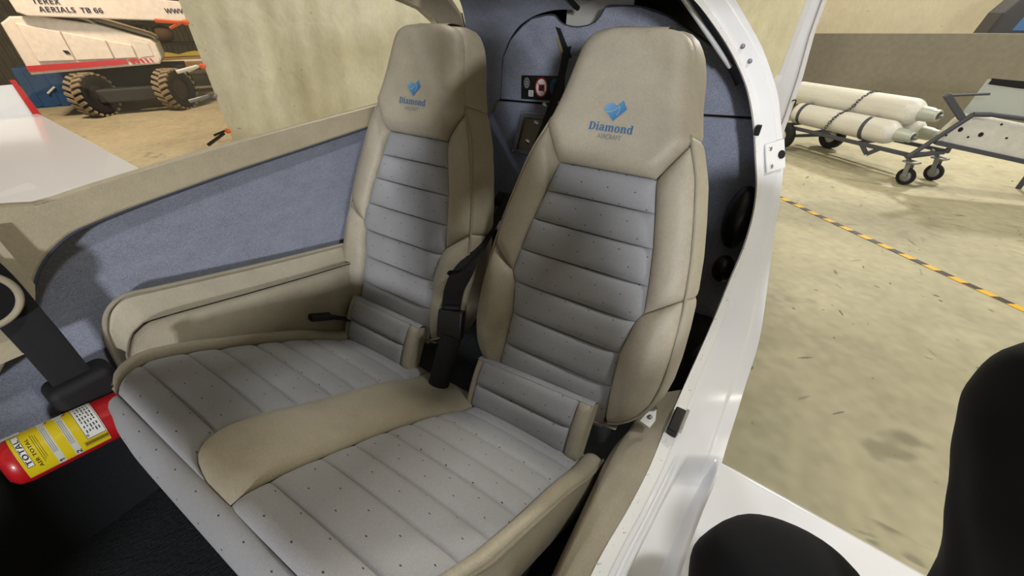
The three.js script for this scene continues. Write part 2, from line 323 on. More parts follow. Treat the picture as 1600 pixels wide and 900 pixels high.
{
  const far = nearSeat.clone(); far.name = numbered('aircraft_seat'); scene.add(far); placeSeat(far, -0.862);
  far.userData = { label: 'tan and grey seat back beside the right side window, farther from the door', category: 'seat', group: 'seat backs' };
  nearSeat.userData.group = 'seat backs';
}

// ---------------------------------------------------------------- bench cushion
const CX = -0.578;
const benchPts = [[-0.6, -0.925], [-0.56, -0.908], [-0.52, -0.882], [-0.42, -0.802], [-0.32, -0.735], [-0.22, -0.672], [-0.14, -0.622], [-0.085, -0.594], [-0.04, -0.578], [-0.016, -0.584], [0.001, -0.602], [0.006, -0.64], [-0.002, -0.72], [-0.02, -0.82]];
const benchCurve = new THREE.CatmullRomCurve3(benchPts.map(([z, y]) => V(0, y, z)), false, 'centripetal');
benchCurve.arcLengthDivisions = 400;
const benchLen = benchCurve.getLength();
const wOfZ = (z) => { for (let i = 0; i <= 1000; i++) if (benchCurve.getPointAt(i / 1000).z >= z) return i / 1000; return 1; };
const benchP = (x, w) => { const p = benchCurve.getPointAt(clamp(w)); return C(x, p.y, p.z); };
const wF = wOfZ(-0.03);
const outerHalf = table([[0, 0.455], [wOfZ(-0.5), 0.45], [wOfZ(-0.35), 0.432], [wOfZ(-0.18), 0.412], [wOfZ(-0.1), 0.388], [wOfZ(-0.07), 0.362], [wOfZ(-0.05), 0.334], [wOfZ(-0.036), 0.308], [wF, 0.297], [1, 0.285]]);
const greyHalf = table([[0, 0.42], [wOfZ(-0.5), 0.418], [wOfZ(-0.28), 0.408], [wOfZ(-0.17), 0.396], [wOfZ(-0.1), 0.38], [wOfZ(-0.07), 0.358], [wOfZ(-0.05), 0.332], [wOfZ(-0.036), 0.307], [wF, 0.296], [1, 0.285]]);
const midHalf = table([[0, 0.103], [wOfZ(-0.5), 0.102], [wOfZ(-0.27), 0.083], [wOfZ(-0.15), 0.086], [wOfZ(-0.1), 0.08], [wOfZ(-0.08), 0.073], [wOfZ(-0.06), 0.06], [wOfZ(-0.045), 0.04], [wOfZ(-0.036), 0.018], [wOfZ(-0.028), -0.03]]);
const midNear = table([[0, 0.103], [wOfZ(-0.5), 0.102], [wOfZ(-0.27), 0.084], [wOfZ(-0.15), 0.085], [wOfZ(-0.028), 0.083]]);
{
  const t = thing('seat_cushion', 'grey and tan bench cushion spanning both seats', 'cushion', C(CX, -1.0, -0.3));
  const cuts = [-0.6, -0.51, -0.425, -0.353, -0.293, -0.222, -0.162, -0.085, -0.028].map(wOfZ);
  cuts[0] = 0;
  for (const k of [-1, 1]) {
    for (let i = 0; i < cuts.length - 1; i++) {
      const fn = (u, v) => { const w = lerp(cuts[i], cuts[i + 1], v), a = (k > 0 ? midNear : midHalf)(w)[0], b = greyHalf(w)[0]; const x = k > 0 ? lerp(a, b, u) : -lerp(b, a, u); return benchP(CX + x, w).add(V(0, 0.008 * Math.sin(Math.PI * clamp((Math.abs(x) - 0.09) / 0.32)), 0)); };
      part('seat_channel', cushion((u, v) => fn(u, 1 - v), { nu: 26, nv: 12, puff: 0.007, edge: 0.026, sink: 0.004, uv: (u, v, p) => [p.x, lerp(cuts[i + 1], cuts[i], v) * benchLen] }), M.fabric, t);
    }
    const sideFn = (u, v) => { const w = lerp(0.0, wF, 1 - v), a = greyHalf(w)[0], b = outerHalf(w)[0] + 0.012; const x = k > 0 ? lerp(a, b, u) : -lerp(b, a, u); const q = k > 0 ? u : 1 - u; return benchP(CX + x, w).add(V(0, 0.016 * Math.sin(q * Math.PI * 0.75), 0)); };
    part('side_bolster', cushion(sideFn, { nu: 12, nv: 30, puff: 0.012, edge: 0.03, sink: 0.004 }), M.leather, t);
    const skirtFn = (u, v) => { const w = lerp(0.0, wF, u), b = outerHalf(w)[0] + 0.012; return benchP(CX + k * (b + 0.006 * Math.sin(v * 3)), w).add(V(0, 0.012 - v * 0.16, 0)); };
    part('side_skirt', sheet(skirtFn, 30, 6, (u, v) => [u * 0.8, v * 0.16]), M.leather, t);
    part('edge_piping', tube(Array.from({ length: 24 }, (_, i) => { const w = lerp(0.0, wF, i / 23); return benchP(CX + k * (outerHalf(w)[0] + 0.013), w).add(V(0, 0.012, 0)); }), 0.0035, 90), M.leather, t);
  }
  // front roll across the whole width
  const roll = (u, v) => { const w = lerp(wF, 1, 1 - v), q = smooth(0, 0.5, 1 - v), b = outerHalf(w)[0] + 0.02 * q; const e = Math.pow(Math.abs(2 * u - 1), 7) * q; return benchP(CX + lerp(-b, b, u), w).add(V(0, 0, -0.06 * e)); };
  part('front_roll', cushion(roll, { nu: 48, nv: 18, puff: 0.006, edge: 0.03, sink: 0.002, open: [1, 1, 1, 0], uv: (u, v, p) => [p.x, (1 - v) * 0.3] }), M.fabric, t);
  const w0 = 0, w1 = wF;
  const mid = (u, v) => { const w = lerp(w0, w1, 1 - v); return benchP(CX + lerp(-midHalf(w)[0], midNear(w)[0], u), w).add(V(0, 0.003, 0)); };
  part('centre_panel', cushion(mid, { nu: 24, nv: 40, puff: 0.012, edge: 0.045, sink: 0.004 }), M.leather, t, 'plain tan strip between the two grey seats');
  // upturned rear rolls of the cushion in front of each seat back
  for (const [x0, x1, dip] of [[-1.0, -0.722, 0.0], [-0.482, -0.166, 0.012]]) {
    const P = (x, a, d) => { const f = (x - x0) / (x1 - x0); return C(x, lerp(-0.9, -0.782 - dip * (1 - f) * 1.6 + dip * 0.8, a) + d * 0.46, lerp(-0.566, -0.632, a) + d * 0.88); };
    const fl = (xa, xb, a0, a1) => (u, v) => P(lerp(xa, xb, u), lerp(a0, a1, v), 0.012 + 0.006 * Math.sin(lerp(a0, a1, v) * 3));
    part('rear_roll_channel', cushion(fl(x0, x1 - 0.032, 0.48, 1), { nu: 26, nv: 10, puff: 0.012, edge: 0.022, sink: 0.003, uv: (u, v, p) => [p.x, p.y] }), M.fabric, t);
    part('rear_roll_channel', cushion(fl(x0, x1 - 0.032, -0.06, 0.48), { nu: 26, nv: 10, puff: 0.01, edge: 0.022, sink: 0.003, uv: (u, v, p) => [p.x, p.y] }), M.fabric, t);
    part('rear_roll_end', cushion(fl(x1 - 0.032, x1 + 0.004, -0.06, 1), { nu: 10, nv: 20, puff: 0.012, edge: 0.02, sink: 0.003 }), M.leather, t);
    part('rear_roll_end', cushion(fl(x0 - 0.018, x0, -0.06, 1), { nu: 8, nv: 20, puff: 0.008, edge: 0.02, sink: 0.003 }), M.leather, t);
    part('rear_roll_top', sheet((u, v) => P(lerp(x0 - 0.018, x1 + 0.004, u), 1, 0.014 - 0.034 * v).add(V(0, 0.006 * Math.sin(v * Math.PI), 0)), 20, 6, (u, v) => [u * 0.3, v * 0.04]), M.fabric, t);
    part('rear_roll_side', sheet((u, v) => P(x1 + 0.004 - 0.004 * Math.cos(u * 3), lerp(-0.06, 1, v), 0.018 - 0.04 * u), 4, 8, (u, v) => [u * 0.04, v * 0.12]), M.leather, t);
  }
  part('cushion_base', box(CX - 0.43, CX + 0.43, H - 1.0, H - 0.955, -0.6, -0.06, 0.01), M.black, t);
}

// ---------------------------------------------------------------- the airplane
const plane = thing('airplane', 'white light airplane with its cabin door open and cabin lined in blue-grey and tan', 'airplane', V(CX, 0, -0.5));
// door frame: inner and outer rails of the opening, [inner x y z, outer x y z] from the sill forward, round the rear corner and over the top
const rails = [
  [-0.035, -0.775, 0.9, 0.10, -0.835, 0.9], [-0.035, -0.775, 0.4, 0.10, -0.835, 0.4], [-0.034, -0.776, 0.0, 0.10, -0.838, 0.0], [-0.033, -0.777, -0.3, 0.105, -0.84, -0.412], [-0.015, -0.797, -0.46, 0.118, -0.85, -0.559], [-0.006, -0.812, -0.57, 0.132, -0.85, -0.667],
  [-0.003, -0.818, -0.68, 0.139, -0.85, -0.78], [0.005, -0.812, -0.85, 0.152, -0.846, -0.97], [0.019, -0.767, -1.08, 0.159, -0.8, -1.16], [0.027, -0.682, -1.22, 0.139, -0.705, -1.34], [0.033, -0.587, -1.31, 0.112, -0.59, -1.42], [0.025, -0.505, -1.37, 0.094, -0.498, -1.45], [0.008, -0.43, -1.39, 0.07, -0.4, -1.475],
  [-0.017, -0.361, -1.4, 0.041, -0.318, -1.49], [-0.056, -0.255, -1.395, 0.014, -0.255, -1.485], [-0.095, -0.176, -1.385, -0.012, -0.196, -1.47], [-0.141, -0.104, -1.34, -0.075, -0.093, -1.42], [-0.194, -0.032, -1.25, -0.127, -0.024, -1.34], [-0.24, 0.0235, -1.15, -0.167, 0.025, -1.25], [-0.32, 0.1, -0.9, -0.24, 0.12, -0.95], [-0.37, 0.14, -0.5, -0.29, 0.17, -0.5], [-0.38, 0.14, 0.0, -0.3, 0.17, 0.0],
];
const railIn = new THREE.CatmullRomCurve3(rails.map((r) => C(r[0], r[1], r[2])), false, 'centripetal');
const railOut = new THREE.CatmullRomCurve3(rails.map((r) => C(r[3], r[4], r[5])), false, 'centripetal');
const RN = rails.length - 1;
const frameAt = (w, t, lift = 0) => {
  const a = railIn.getPoint(t), b = railOut.getPoint(t), d = railIn.getTangent(t).add(railOut.getTangent(t)).normalize();
  const n = new THREE.Vector3().crossVectors(b.clone().sub(a), d).normalize();
  return a.lerp(b, w).addScaledVector(n, lift);
};
// outward normal faces the eye
const fs = frameAt(0.5, 0.3, 0.1).sub(frameAt(0.5, 0.3)).dot(C(0.3, 0.3, -0.3).sub(frameAt(0.5, 0.3))) > 0 ? 1 : -1;
const panEnd = 5.35 / RN, panFade = (t) => 1 - smooth(panEnd - 0.02, panEnd + 0.008, t);
const profileLift = (w, t) => {
  const pan = panFade(t);
  let h = 0.0;
  h -= 0.006 * smooth(0.17, 0.2, w);
  h -= pan * 0.010 * smooth(0.27, 0.3, w); h += pan * 0.006 * smooth(0.33, 0.36, w) * (1 - smooth(0.4, 0.43, w));
  h -= pan * 0.026 * smooth(0.43, 0.5, w) * (1 - smooth(0.88, 0.96, w));
  h += pan * 0.010 * smooth(0.88, 0.96, w);
  h -= (1 - pan) * 0.004 * smooth(0.74, 0.8, w);
  return h * fs;
};
{
  const T1 = 1;
  part('door_flange', sheet((u, v) => { const p = frameAt(u * 0.17, v * T1, 0); return p; }, 4, 320, (u, v) => [u * 0.03, v * 5]), M.whiteChip, plane, 'chipped white inner flange of the door frame');
  const fr = part('door_frame', sheet((u, v) => { const w = lerp(0.17, 1, u); return frameAt(w, v * T1, profileLift(w, v * T1)); }, 60, 520, (u, v) => [u * 0.12, v * 5]), M.white, plane);
  part('door_flange_edge', sheet((u, v) => frameAt(0, v, -fs * 0.006 * u), 2, 240), M.whiteChip, plane);
  // outer skin below and behind the frame
  part('fuselage_skin', sheet((u, v) => { const p = frameAt(1, v, profileLift(1, v)); const low = smooth(-0.3, -0.75, p.y - H); return p.add(V(0.012 * Math.sin(u * 2) - 0.03 * u, -0.34 * u * low, -0.5 * u * (1 - low) * smooth(-0.6, -1.2, p.z))).add(V(-0.1 * u * (1 - low), 0, 0)); }, 8, 200, (u, v) => [u, v]), M.white, plane);
  // latch plate with its bolt hole and screws, loose screws above it
  const lp = frameAt(0.62, 12.7 / RN, 0.0), ln = frameAt(0.62, 12.7 / RN, fs * 0.1).sub(lp).normalize();
  const tangent = railIn.getTangent(12.7 / RN).normalize(), across = new THREE.Vector3().crossVectors(tangent, ln).normalize();
  const B = new THREE.Matrix4().makeBasis(across, tangent, ln);
  const place = (g, a, b, c) => g.applyMatrix4(B).translate(lp.x + across.x * a + tangent.x * b + ln.x * c, lp.y + across.y * a + tangent.y * b + ln.y * c, lp.z + across.z * a + tangent.z * b + ln.z * c);
  const plate = part('latch_plate', place(new RoundedBoxGeometry(0.07, 0.085, 0.006, 2, 0.002), 0, 0, 0.0), M.whiteChip, plane);
  part('bolt_hole', place(new THREE.CylinderGeometry(0.0125, 0.0125, 0.002, 24).rotateX(Math.PI / 2), -0.02 * Math.sign(across.x) * -1, 0, 0.0045), M.black, plate);
  for (const b of [-0.026, 0.026]) part('screw', place(new THREE.SphereGeometry(0.007, 14, 8).scale(1, 1, 0.4), 0.018 * Math.sign(across.x) * -1, b, 0.003), M.steel, plate);
  for (const tt of [15.9, 16.35]) { const p = frameAt(0.42, tt / RN, fs * 0.002 + profileLift(0.42, tt / RN)); part('screw', new THREE.SphereGeometry(0.0065, 14, 8).translate(p.x, p.y, p.z), M.dullSteel, plane); }
  { const p = frameAt(0.05, 13.75 / RN, fs * 0.004); part('door_seal_clip', box(p.x - 0.006, p.x + 0.008, p.y - 0.014, p.y + 0.014, p.z - 0.01, p.z + 0.012, 0.003), M.black, plane); }
  // striker on the sill
  const a = frameAt(0.1, 5.95 / RN, fs * 0.008), b = frameAt(0.1, 6.45 / RN, fs * 0.008);
  const st = part('door_striker', bar(a, b, 0.024, 0.022), M.blackShiny, plane);
  part('striker_plate', bar(frameAt(0.2, 6.0 / RN, fs * 0.013), frameAt(0.2, 6.42 / RN, fs * 0.013), 0.008, 0.016), M.steel, st);
}
// black seal and trim between frame and bulkhead, gas strut
part('frame_trim', sheet((u, v) => {
  const t = lerp(15.3 / RN, 1, v), a = frameAt(0, t, -fs * 0.003), k = 1.525 / Math.max(0.3, -a.z);
  const e = V(Math.max(-0.6, a.x * k - 0.022), H + Math.min(0.2, (a.y - H) * k) - 0.02, -1.525); return a.lerp(e, u);
}, 6, 120), M.black, plane);
part('gas_strut', [rod(C(-0.29, 0.0435, -1.2), C(-0.158, -0.124, -1.4), 0.0065), rod(C(-0.37, 0.146, -1.08), C(-0.29, 0.0435, -1.2), 0.01)], mat({ color: 0xf0f0f0, roughness: 0.3, metalness: 0.2 }), plane);
// the cabin door itself, swung up on its top hinge, with its own window
{
  const sh = shapeOf([[-1.08, 0.0], [0.6, 0.0], [0.62, 0.2], [0.6, 0.7], [0.5, 0.82], [-0.95, 0.8], [-1.12, 0.66], [-1.16, 0.25]]); const hole1 = [[-0.9, 0.16], [-0.32, 0.16], [-0.28, 0.55], [-0.36, 0.66], [-0.85, 0.64], [-0.98, 0.5]];
  sh.holes.push(shapeOf(hole1));
  const B = new THREE.Matrix4().makeBasis(V(0, 0, 1), V(0.86, 0.51, 0), V(-0.51, 0.86, 0)).setPosition(-0.33, H + 0.19, -0.05);
  const d = part('cabin_door', extrude(sh, 0.04, 0.008).applyMatrix4(B), M.white, plane);
  part('door_window', extrude(shapeOf(hole1), 0.004, 0).translate(0, 0, 0.01).applyMatrix4(B), M.glass, d);
}
// far side: wall lining, window frame, pane
const WX = -1.1;
part('side_lining', slab((u, v) => { const z = lerp(0.9, -1.5, u), y = lerp(-0.74, -0.31, v); return C(WX - 0.022 - 0.02 * Math.sin(v * Math.PI), y, z); }, 20, 10, V(-0.02, 0, 0), (u, v) => [u * 2.4, v * 0.75]), M.lining, plane);
part('side_carpet', slab((u, v) => C(WX - 0.02 + 0.05 * (1 - v), lerp(-1.05, -0.73, v), lerp(1.3, -1.5, u)), 4, 2, V(-0.02, 0, 0)), M.carpet, plane);
{
  const outer = [[0.9, -0.62], [0.2, -0.6], [0.07, -0.56], [0.0, -0.49], [-0.035, -0.435], [-0.063, -0.399], [-0.095, -0.372], [-0.131, -0.354], [-0.2, -0.343], [-0.402, -0.326], [-0.7, -0.31], [-0.954, -0.296], [-1.2, -0.275], [-1.36, -0.24], [-1.42, -0.16], [-1.425, -0.09], [-1.4, -0.0], [-1.32, 0.07], [-1.15, 0.14], [-0.8, 0.19], [0.0, 0.2], [0.9, 0.15]];
  const hole2 = [[0.6, -0.22], [0.25, -0.25], [0.02, -0.272], [-0.05, -0.279], [-0.085, -0.287], [-0.115, -0.295], [-0.145, -0.294], [-0.2, -0.288], [-0.424, -0.271], [-0.7, -0.259], [-0.965, -0.249], [-1.15, -0.235], [-1.25, -0.2], [-1.3, -0.14], [-1.302, -0.068], [-1.265, -0.022], [-1.2, 0.015], [-1.1, 0.04], [-0.98, 0.052], [-0.6, 0.07], [0.0, 0.07], [0.6, 0.03]];
  // shape drawn in (z, y) and stood on the far wall
  const s = shapeOf(outer), h = shapeOf(hole2); s.holes.push(h);
  const stand = (g0) => {
    const g = g0.index ? g0.toNonIndexed() : g0; g.applyMatrix4(new THREE.Matrix4().set(0, 0, 1, WX - 0.03, 0, 1, 0, H, 1, 0, 0, 0, 0, 0, 0, 1));
    for (const k of Object.keys(g.attributes)) { const a = g.attributes[k], n = a.itemSize; for (let i = 0; i < a.count; i += 3) for (let c = 0; c < n; c++) { const q = a.array[(i + 1) * n + c]; a.array[(i + 1) * n + c] = a.array[(i + 2) * n + c]; a.array[(i + 2) * n + c] = q; } }
    return g;
  };
  const g = stand(extrude(s, 0.034, 0.006)); const uvA = g.attributes.uv;
  part('window_frame', g, M.trim, plane);
  part('window_seal', tube(hole2.map(([z, y]) => C(WX - 0.003, y, z)), 0.0035, 300, true), mat({ color: 0x4a4234, roughness: 0.6 }), plane);
  const rim = outer.slice(4, 17).map(([z, y]) => C(WX + 0.001, y - 0.001, z - 0.001));
  part('frame_piping', tube(rim, 0.0035, 160), M.liningEdge, plane);
  const pg = stand(extrude(h.clone(), 0.004, 0).translate(0, 0, 0.006)); part('window_pane', pg, M.glass, plane);
}
// padded tan arm ledge along the far wall
{
  const top = table([[-0.72, -0.648], [-0.69, -0.637], [-0.5, -0.597], [-0.35, -0.563], [-0.2, -0.527], [-0.143, -0.515], [-0.11, -0.53], [-0.085, -0.57], [-0.07, -0.64], [-0.062, -0.75]]);
  const a = (u, v) => { const z = lerp(-0.74, -0.062, u), y = top(z)[0]; const yy = y - 0.045 * smooth(0, 1, v) - 0.3 * 0; return C(lerp(-1.105, -1.045, v), yy, z); };
  part('arm_ledge_top', cushion((u, v) => a(u, 1 - v), { nu: 50, nv: 10, puff: 0.008, edge: 0.02, sink: 0.004 }), M.leather, plane, 'padded tan leather ledge');
  const f = (u, v) => { const z = lerp(-0.74, -0.072, u), y = top(z)[0] - 0.047; return C(-1.045 + 0.018 * Math.sin(v * Math.PI * 0.8), lerp(y, Math.min(y - 0.05, -0.93), v), z); };
  part('arm_ledge_side', cushion((u, v) => f(u, 1 - v), { nu: 50, nv: 14, puff: 0.006, edge: 0.03, sink: 0.003 }), M.leather, plane);
  part('arm_ledge_piping', tube([-0.74, -0.6, -0.45, -0.3, -0.2, -0.143, -0.11, -0.085, -0.072, -0.064].map((z) => C(-1.1, top(z)[0] + 0.003, z)), 0.005, 90), M.leather, plane);
}
// front side panel with its round vent, at the photograph's left edge
part('front_side_panel', slab((u, v) => C(-1.05 - 0.02 * v, lerp(-0.52, -0.3, v), lerp(lerp(0.02, -0.045, smooth(0, 0.55, v)), 0.5, u)), 6, 8, V(-0.03, 0, 0)), M.trim, plane);
part('vent_ring', new THREE.TorusGeometry(0.05, 0.0055, 12, 40).rotateY(Math.PI / 2).translate(-1.028, H - 0.392, 0.03), M.trim, plane);
part('vent_hole', new THREE.CylinderGeometry(0.048, 0.048, 0.004, 32).rotateZ(Math.PI / 2).translate(-1.03, H - 0.392, 0.03), M.blackShiny, plane);
// rear bulkhead, two panels
{
  const up = [[-1.0, -0.295], [-0.992, -0.2], [-0.985, -0.145], [-0.95, -0.085], [-0.9, -0.042], [-0.861, -0.019], [-0.8, -0.008], [-0.77, -0.009], [-0.752, -0.024], [-0.7325, -0.034], [-0.7, -0.041], [-0.671, -0.041], [-0.64, -0.036], [-0.615, -0.026], [-0.598, -0.008], [-0.585, 0.014], [-0.53, 0.017], [-0.47, 0.014], [-0.38, -0.01], [-0.301, -0.0475], [-0.22, -0.09], [-0.15, -0.1425], [-0.085, -0.19], [-0.02, -0.262], [-0.5, -0.285]];
  const lo = [[-1.13, -1.06], [-1.13, -0.46], [-1.005, -0.303], [-0.5, -0.291], [-0.02, -0.27], [0.03, -0.38], [0.06, -0.5], [0.06, -0.6], [0.06, -1.06]];
  const b1 = part('upper_bulkhead', extrude(shapeOf(up), 0.02, 0.004).translate(0, H, -1.52), M.lining, plane);
  const b2 = part('lower_bulkhead', extrude(shapeOf(lo), 0.02, 0.004).translate(0, H, -1.52), M.lining, plane);
  part('bulkhead_edge', tube(up.slice(0, 24).map(([x, y]) => C(x, y, -1.507)), 0.004, 200), M.liningEdge, b1);
  part('bulkhead_edge', tube([[-1.13, -0.8], [-1.13, -0.46], [-1.005, -0.303]].map(([x, y]) => C(x - .004, y, -1.503)), 0.006, 40), M.leatherSeam, b2);
  const plTex = canvasTexture(256, 128, (x) => {
    x.fillStyle = '#0c0c0e'; x.fillRect(0, 0, 256, 128);
    x.strokeStyle = '#b9b9b6'; x.lineWidth = 3; x.beginPath(); x.ellipse(34, 40, 15, 26, 0, 0, 7); x.stroke(); x.beginPath(); x.moveTo(20, 34); x.lineTo(48, 34); x.moveTo(20, 46); x.lineTo(48, 46); x.moveTo(30, 18); x.lineTo(30, 62); x.moveTo(38, 18); x.lineTo(38, 62); x.stroke();
    x.fillStyle = '#e2e2df'; x.fillRect(46, 78, 30, 34); x.fillStyle = '#222'; for (let i = 0; i < 4; i++) x.fillRect(50, 83 + i * 7, 22, 2);
    x.fillStyle = '#efe9e6'; x.beginPath(); x.ellipse(122, 62, 34, 48, 0, 0, 7); x.fill(); x.strokeStyle = '#a8282c'; x.lineWidth = 7; x.stroke();
    x.fillStyle = '#2a1012'; x.fillRect(106, 46, 34, 34); x.strokeStyle = '#a8282c'; x.lineWidth = 4; x.strokeRect(108, 48, 30, 30); x.beginPath(); x.moveTo(96, 34); x.lineTo(148, 92); x.stroke();
    x.fillStyle = '#19506f'; x.beginPath(); x.ellipse(202, 58, 32, 46, 0, 0, 7); x.fill(); x.fillStyle = '#0a1d2a'; x.beginPath(); x.ellipse(204, 56, 15, 26, 0, 0, 7); x.fill();
  });
  part('placard', sheet((u, v) => C(lerp(-0.899, -0.71, u), lerp(-0.285, -0.2, v) - 0.0 + 0.008 * u, -1.4985), 2, 2), mat({ roughness: 0.4, map: plTex }), b1, 'black placard with warning symbols');
  const vf = shapeOf([[-0.94, -0.5], [-0.895, -0.33], [-0.72, -0.325], [-0.72, -0.5]]); vf.holes.push(shapeOf([[-0.917, -0.484], [-0.882, -0.347], [-0.735, -0.342], [-0.735, -0.484]]));
  const vp = part('speaker_grille', extrude(vf, 0.012, 0.003).translate(0, H, -1.5), M.dullSteel, b2);
  part('grille_cloth', sheet((u, v) => C(lerp(-0.917 + 0.035 * v, -0.735, u), lerp(-0.484, -0.345, v), -1.497), 2, 2, (u, v) => [u * 0.2, v * 0.15]), mat({ color: 0x7d745c, roughness: 0.9, map: leatherMap }), vp);
  for (const [x, y] of [[-0.889, -0.338], [-0.93, -0.492]]) part('screw', new THREE.SphereGeometry(0.005, 10, 8).translate(x, H + y, -1.488), M.steel, vp);
  const sl = shapeOf([[-0.76, -0.04], [-0.742, -0.045], [-0.69, -0.13], [-0.71, -0.14]]);
  part('belt_slot', extrude(sl, 0.004, 0.001).translate(0, H, -1.5), M.black, b1);
  part('slot_edge', extrude(shapeOf([[-0.755, -0.075], [-0.748, -0.07], [-0.708, -0.14], [-0.722, -0.15]]), 0.005, 0.001).translate(0, H, -1.4995), M.leatherSeam, b1);
}
// blue-grey lining between window frame and bulkhead
{
  const a = [[-1.125, -0.5, -1.38], [-1.12, -0.3, -1.4], [-1.1, -0.11, -1.42], [-1.09, 0.0, -1.4], [-1.07, 0.09, -1.32], [-1.0, 0.17, -1.2], [-0.85, 0.21, -1.15], [-0.72, 0.2, -1.15]];
  const b = [[-1.13, -0.5, -1.51], [-1.01, -0.3, -1.51], [-0.99, -0.145, -1.51], [-0.955, -0.078, -1.51], [-0.91, -0.036, -1.51], [-0.85, -0.008, -1.51], [-0.77, 0.008, -1.51], [-0.68, 0.008, -1.51]];
  const ca = new THREE.CatmullRomCurve3(a.map((p) => C(...p)), false, 'centripetal'), cb = new THREE.CatmullRomCurve3(b.map((p) => C(...p)), false, 'centripetal');
  part('rear_lining', sheet((u, v) => { const p = ca.getPoint(v).lerp(cb.getPoint(v), u), q = Math.sin(u * Math.PI) * 0.02; return p.add(V(-q, q * 0.4, 0)); }, 10, 50, (u, v) => [u * 0.3, v * 1.2]), M.lining, plane);
  part('rear_lining_edge', tube([C(-0.72, 0.2, -1.15), C(-0.71, 0.1, -1.32), C(-0.685, 0.012, -1.508)], 0.008, 30), M.black, plane);
}
// tail cone behind the bulkhead, roof, cabin floor, sill lining
part('tail_cone', [
  sheet((u, v) => { const a = lerp(-0.05, Math.PI + 0.05, u), k = lerp(1, 0.3, v); return C(CX + 0.56 * k * Math.cos(a), -0.5 + 0.62 * lerp(1, 0.45, v) * Math.sin(a) + 0.1 * v, lerp(-1.53, -4.4, v)); }, 24, 10),
  sheet((u, v) => { const a = lerp(Math.PI, 2 * Math.PI, u), k = lerp(1, 0.3, v); return C(CX + 0.56 * k * Math.cos(a), -0.5 + 0.55 * lerp(1, 0.4, v) * Math.sin(a) + 0.1 * v, lerp(-1.53, -4.4, v)); }, 24, 10),
], mat({ color: 0x1c1c1d, roughness: 0.8 }), plane);
part('tail_panel', box(-0.78, -0.53, H - 0.15, H + 0.3, -1.64, -1.62, 0.002), mat({ color: 0xa8a69c, roughness: 0.8 }), plane);
part('roof', slab((u, v) => { const z = lerp(-1.16, 0.3, v), xr = -0.93; return C(lerp(-1.08, xr, u), lerp(0.19, 0.23, u) + 0.02 * Math.sin(u * Math.PI), z); }, 16, 12, V(0, 0.02, 0), (u, v) => [u, v]), M.lining, plane);
part('cabin_floor', [box(-1.12, -0.02, H - 1.06, H - 1.02, -1.5, 1.3, 0), box(-0.02, 0.07, H - 1.06, H - 1.02, -1.5, -0.6, 0)], M.carpet, plane);
part('footwell_front', box(-1.12, -0.02, H - 1.02, H - 0.3, 1.25, 1.3, 0), M.carpet, plane);
const railTable = table([[-0.85, 0.005, -0.812], [-0.68, -0.003, -0.818], [-0.57, -0.006, -0.812], [-0.46, -0.015, -0.797], [-0.3, -0.033, -0.777], [0, -0.034, -0.776], [0.9, -0.035, -0.775]]);
part('sill_lining', sheet((u, v) => {
  const z = lerp(0.8, -0.84, u), a = [[-0.11, -1.03], [-0.105, -0.93], [-0.1, -0.875], [-0.085, -0.845], [-0.055, -0.828], [-0.02, -0.82]];
  const k = v * 5, i = Math.min(4, Math.floor(k)), f = k - i; const bend = 0.1 * smooth(-0.6, -0.78, z);
  const rz = railTable(z); a[5][0] = rz[0] + 0.003; a[5][1] = rz[1] - 0.003; a[4][0] = rz[0] - 0.035; a[4][1] = rz[1] - 0.012; a[3][1] = rz[1] - 0.03; return C(lerp(a[i][0], a[i + 1][0], f) + 0.03 * smooth(-0.55, -0.78, z) * (1 - v), lerp(a[i][1], a[i + 1][1], f) - bend * (1 - v), z);
}, 60, 20, (u, v) => [u * 1.6, v * 0.25]), M.leather, plane, 'tan leather lining under the door sill');
part('baggage_side', sheet((u, v) => { const p = railIn.getPoint(lerp(5.9 / RN, 9.6 / RN, u)); const lo = Math.min(p.y - 0.03, H - 0.9); return V(p.x + 0.004, lerp(p.y - 0.01, lo, v), lerp(p.z - 0.01, Math.min(p.z, -0.7) , v)); }, 60, 6), M.carpet, plane);

part('seat_bracket', [extrude(shapeOf([[-0.016, -0.018], [0.01, -0.024], [0.016, 0.0], [0.01, 0.027], [-0.005, 0.024]]), 0.004, 0.001).rotateX(-Math.PI / 2.4).translate(-0.045, H - 0.815, -0.7)], M.whiteChip, plane);
part('screw', new THREE.SphereGeometry(0.006, 10, 8).scale(1, 0.5, 1).translate(-0.043, H - 0.808, -0.7), M.dullSteel, plane);
part('release_lever', [rod(C(-0.045, -0.79, -0.73), C(-0.04, -0.73, -0.79), 0.008), rod(C(-0.04, -0.73, -0.79), C(-0.035, -0.69, -0.8), 0.005), rod(C(-0.06, -0.8, -0.72), C(-0.04, -0.79, -0.73), 0.012)], M.dullSteel, plane);
part('side_pocket', [new THREE.SphereGeometry(1, 28, 20).scale(0.048, 0.11, 0.06).translate(-0.008, H - 0.565, -1.44), new THREE.SphereGeometry(1, 20, 14).scale(0.036, 0.05, 0.04).translate(-0.002, H - 0.74, -1.4)], M.blackShiny, plane, 'rounded black cover inside the door frame');
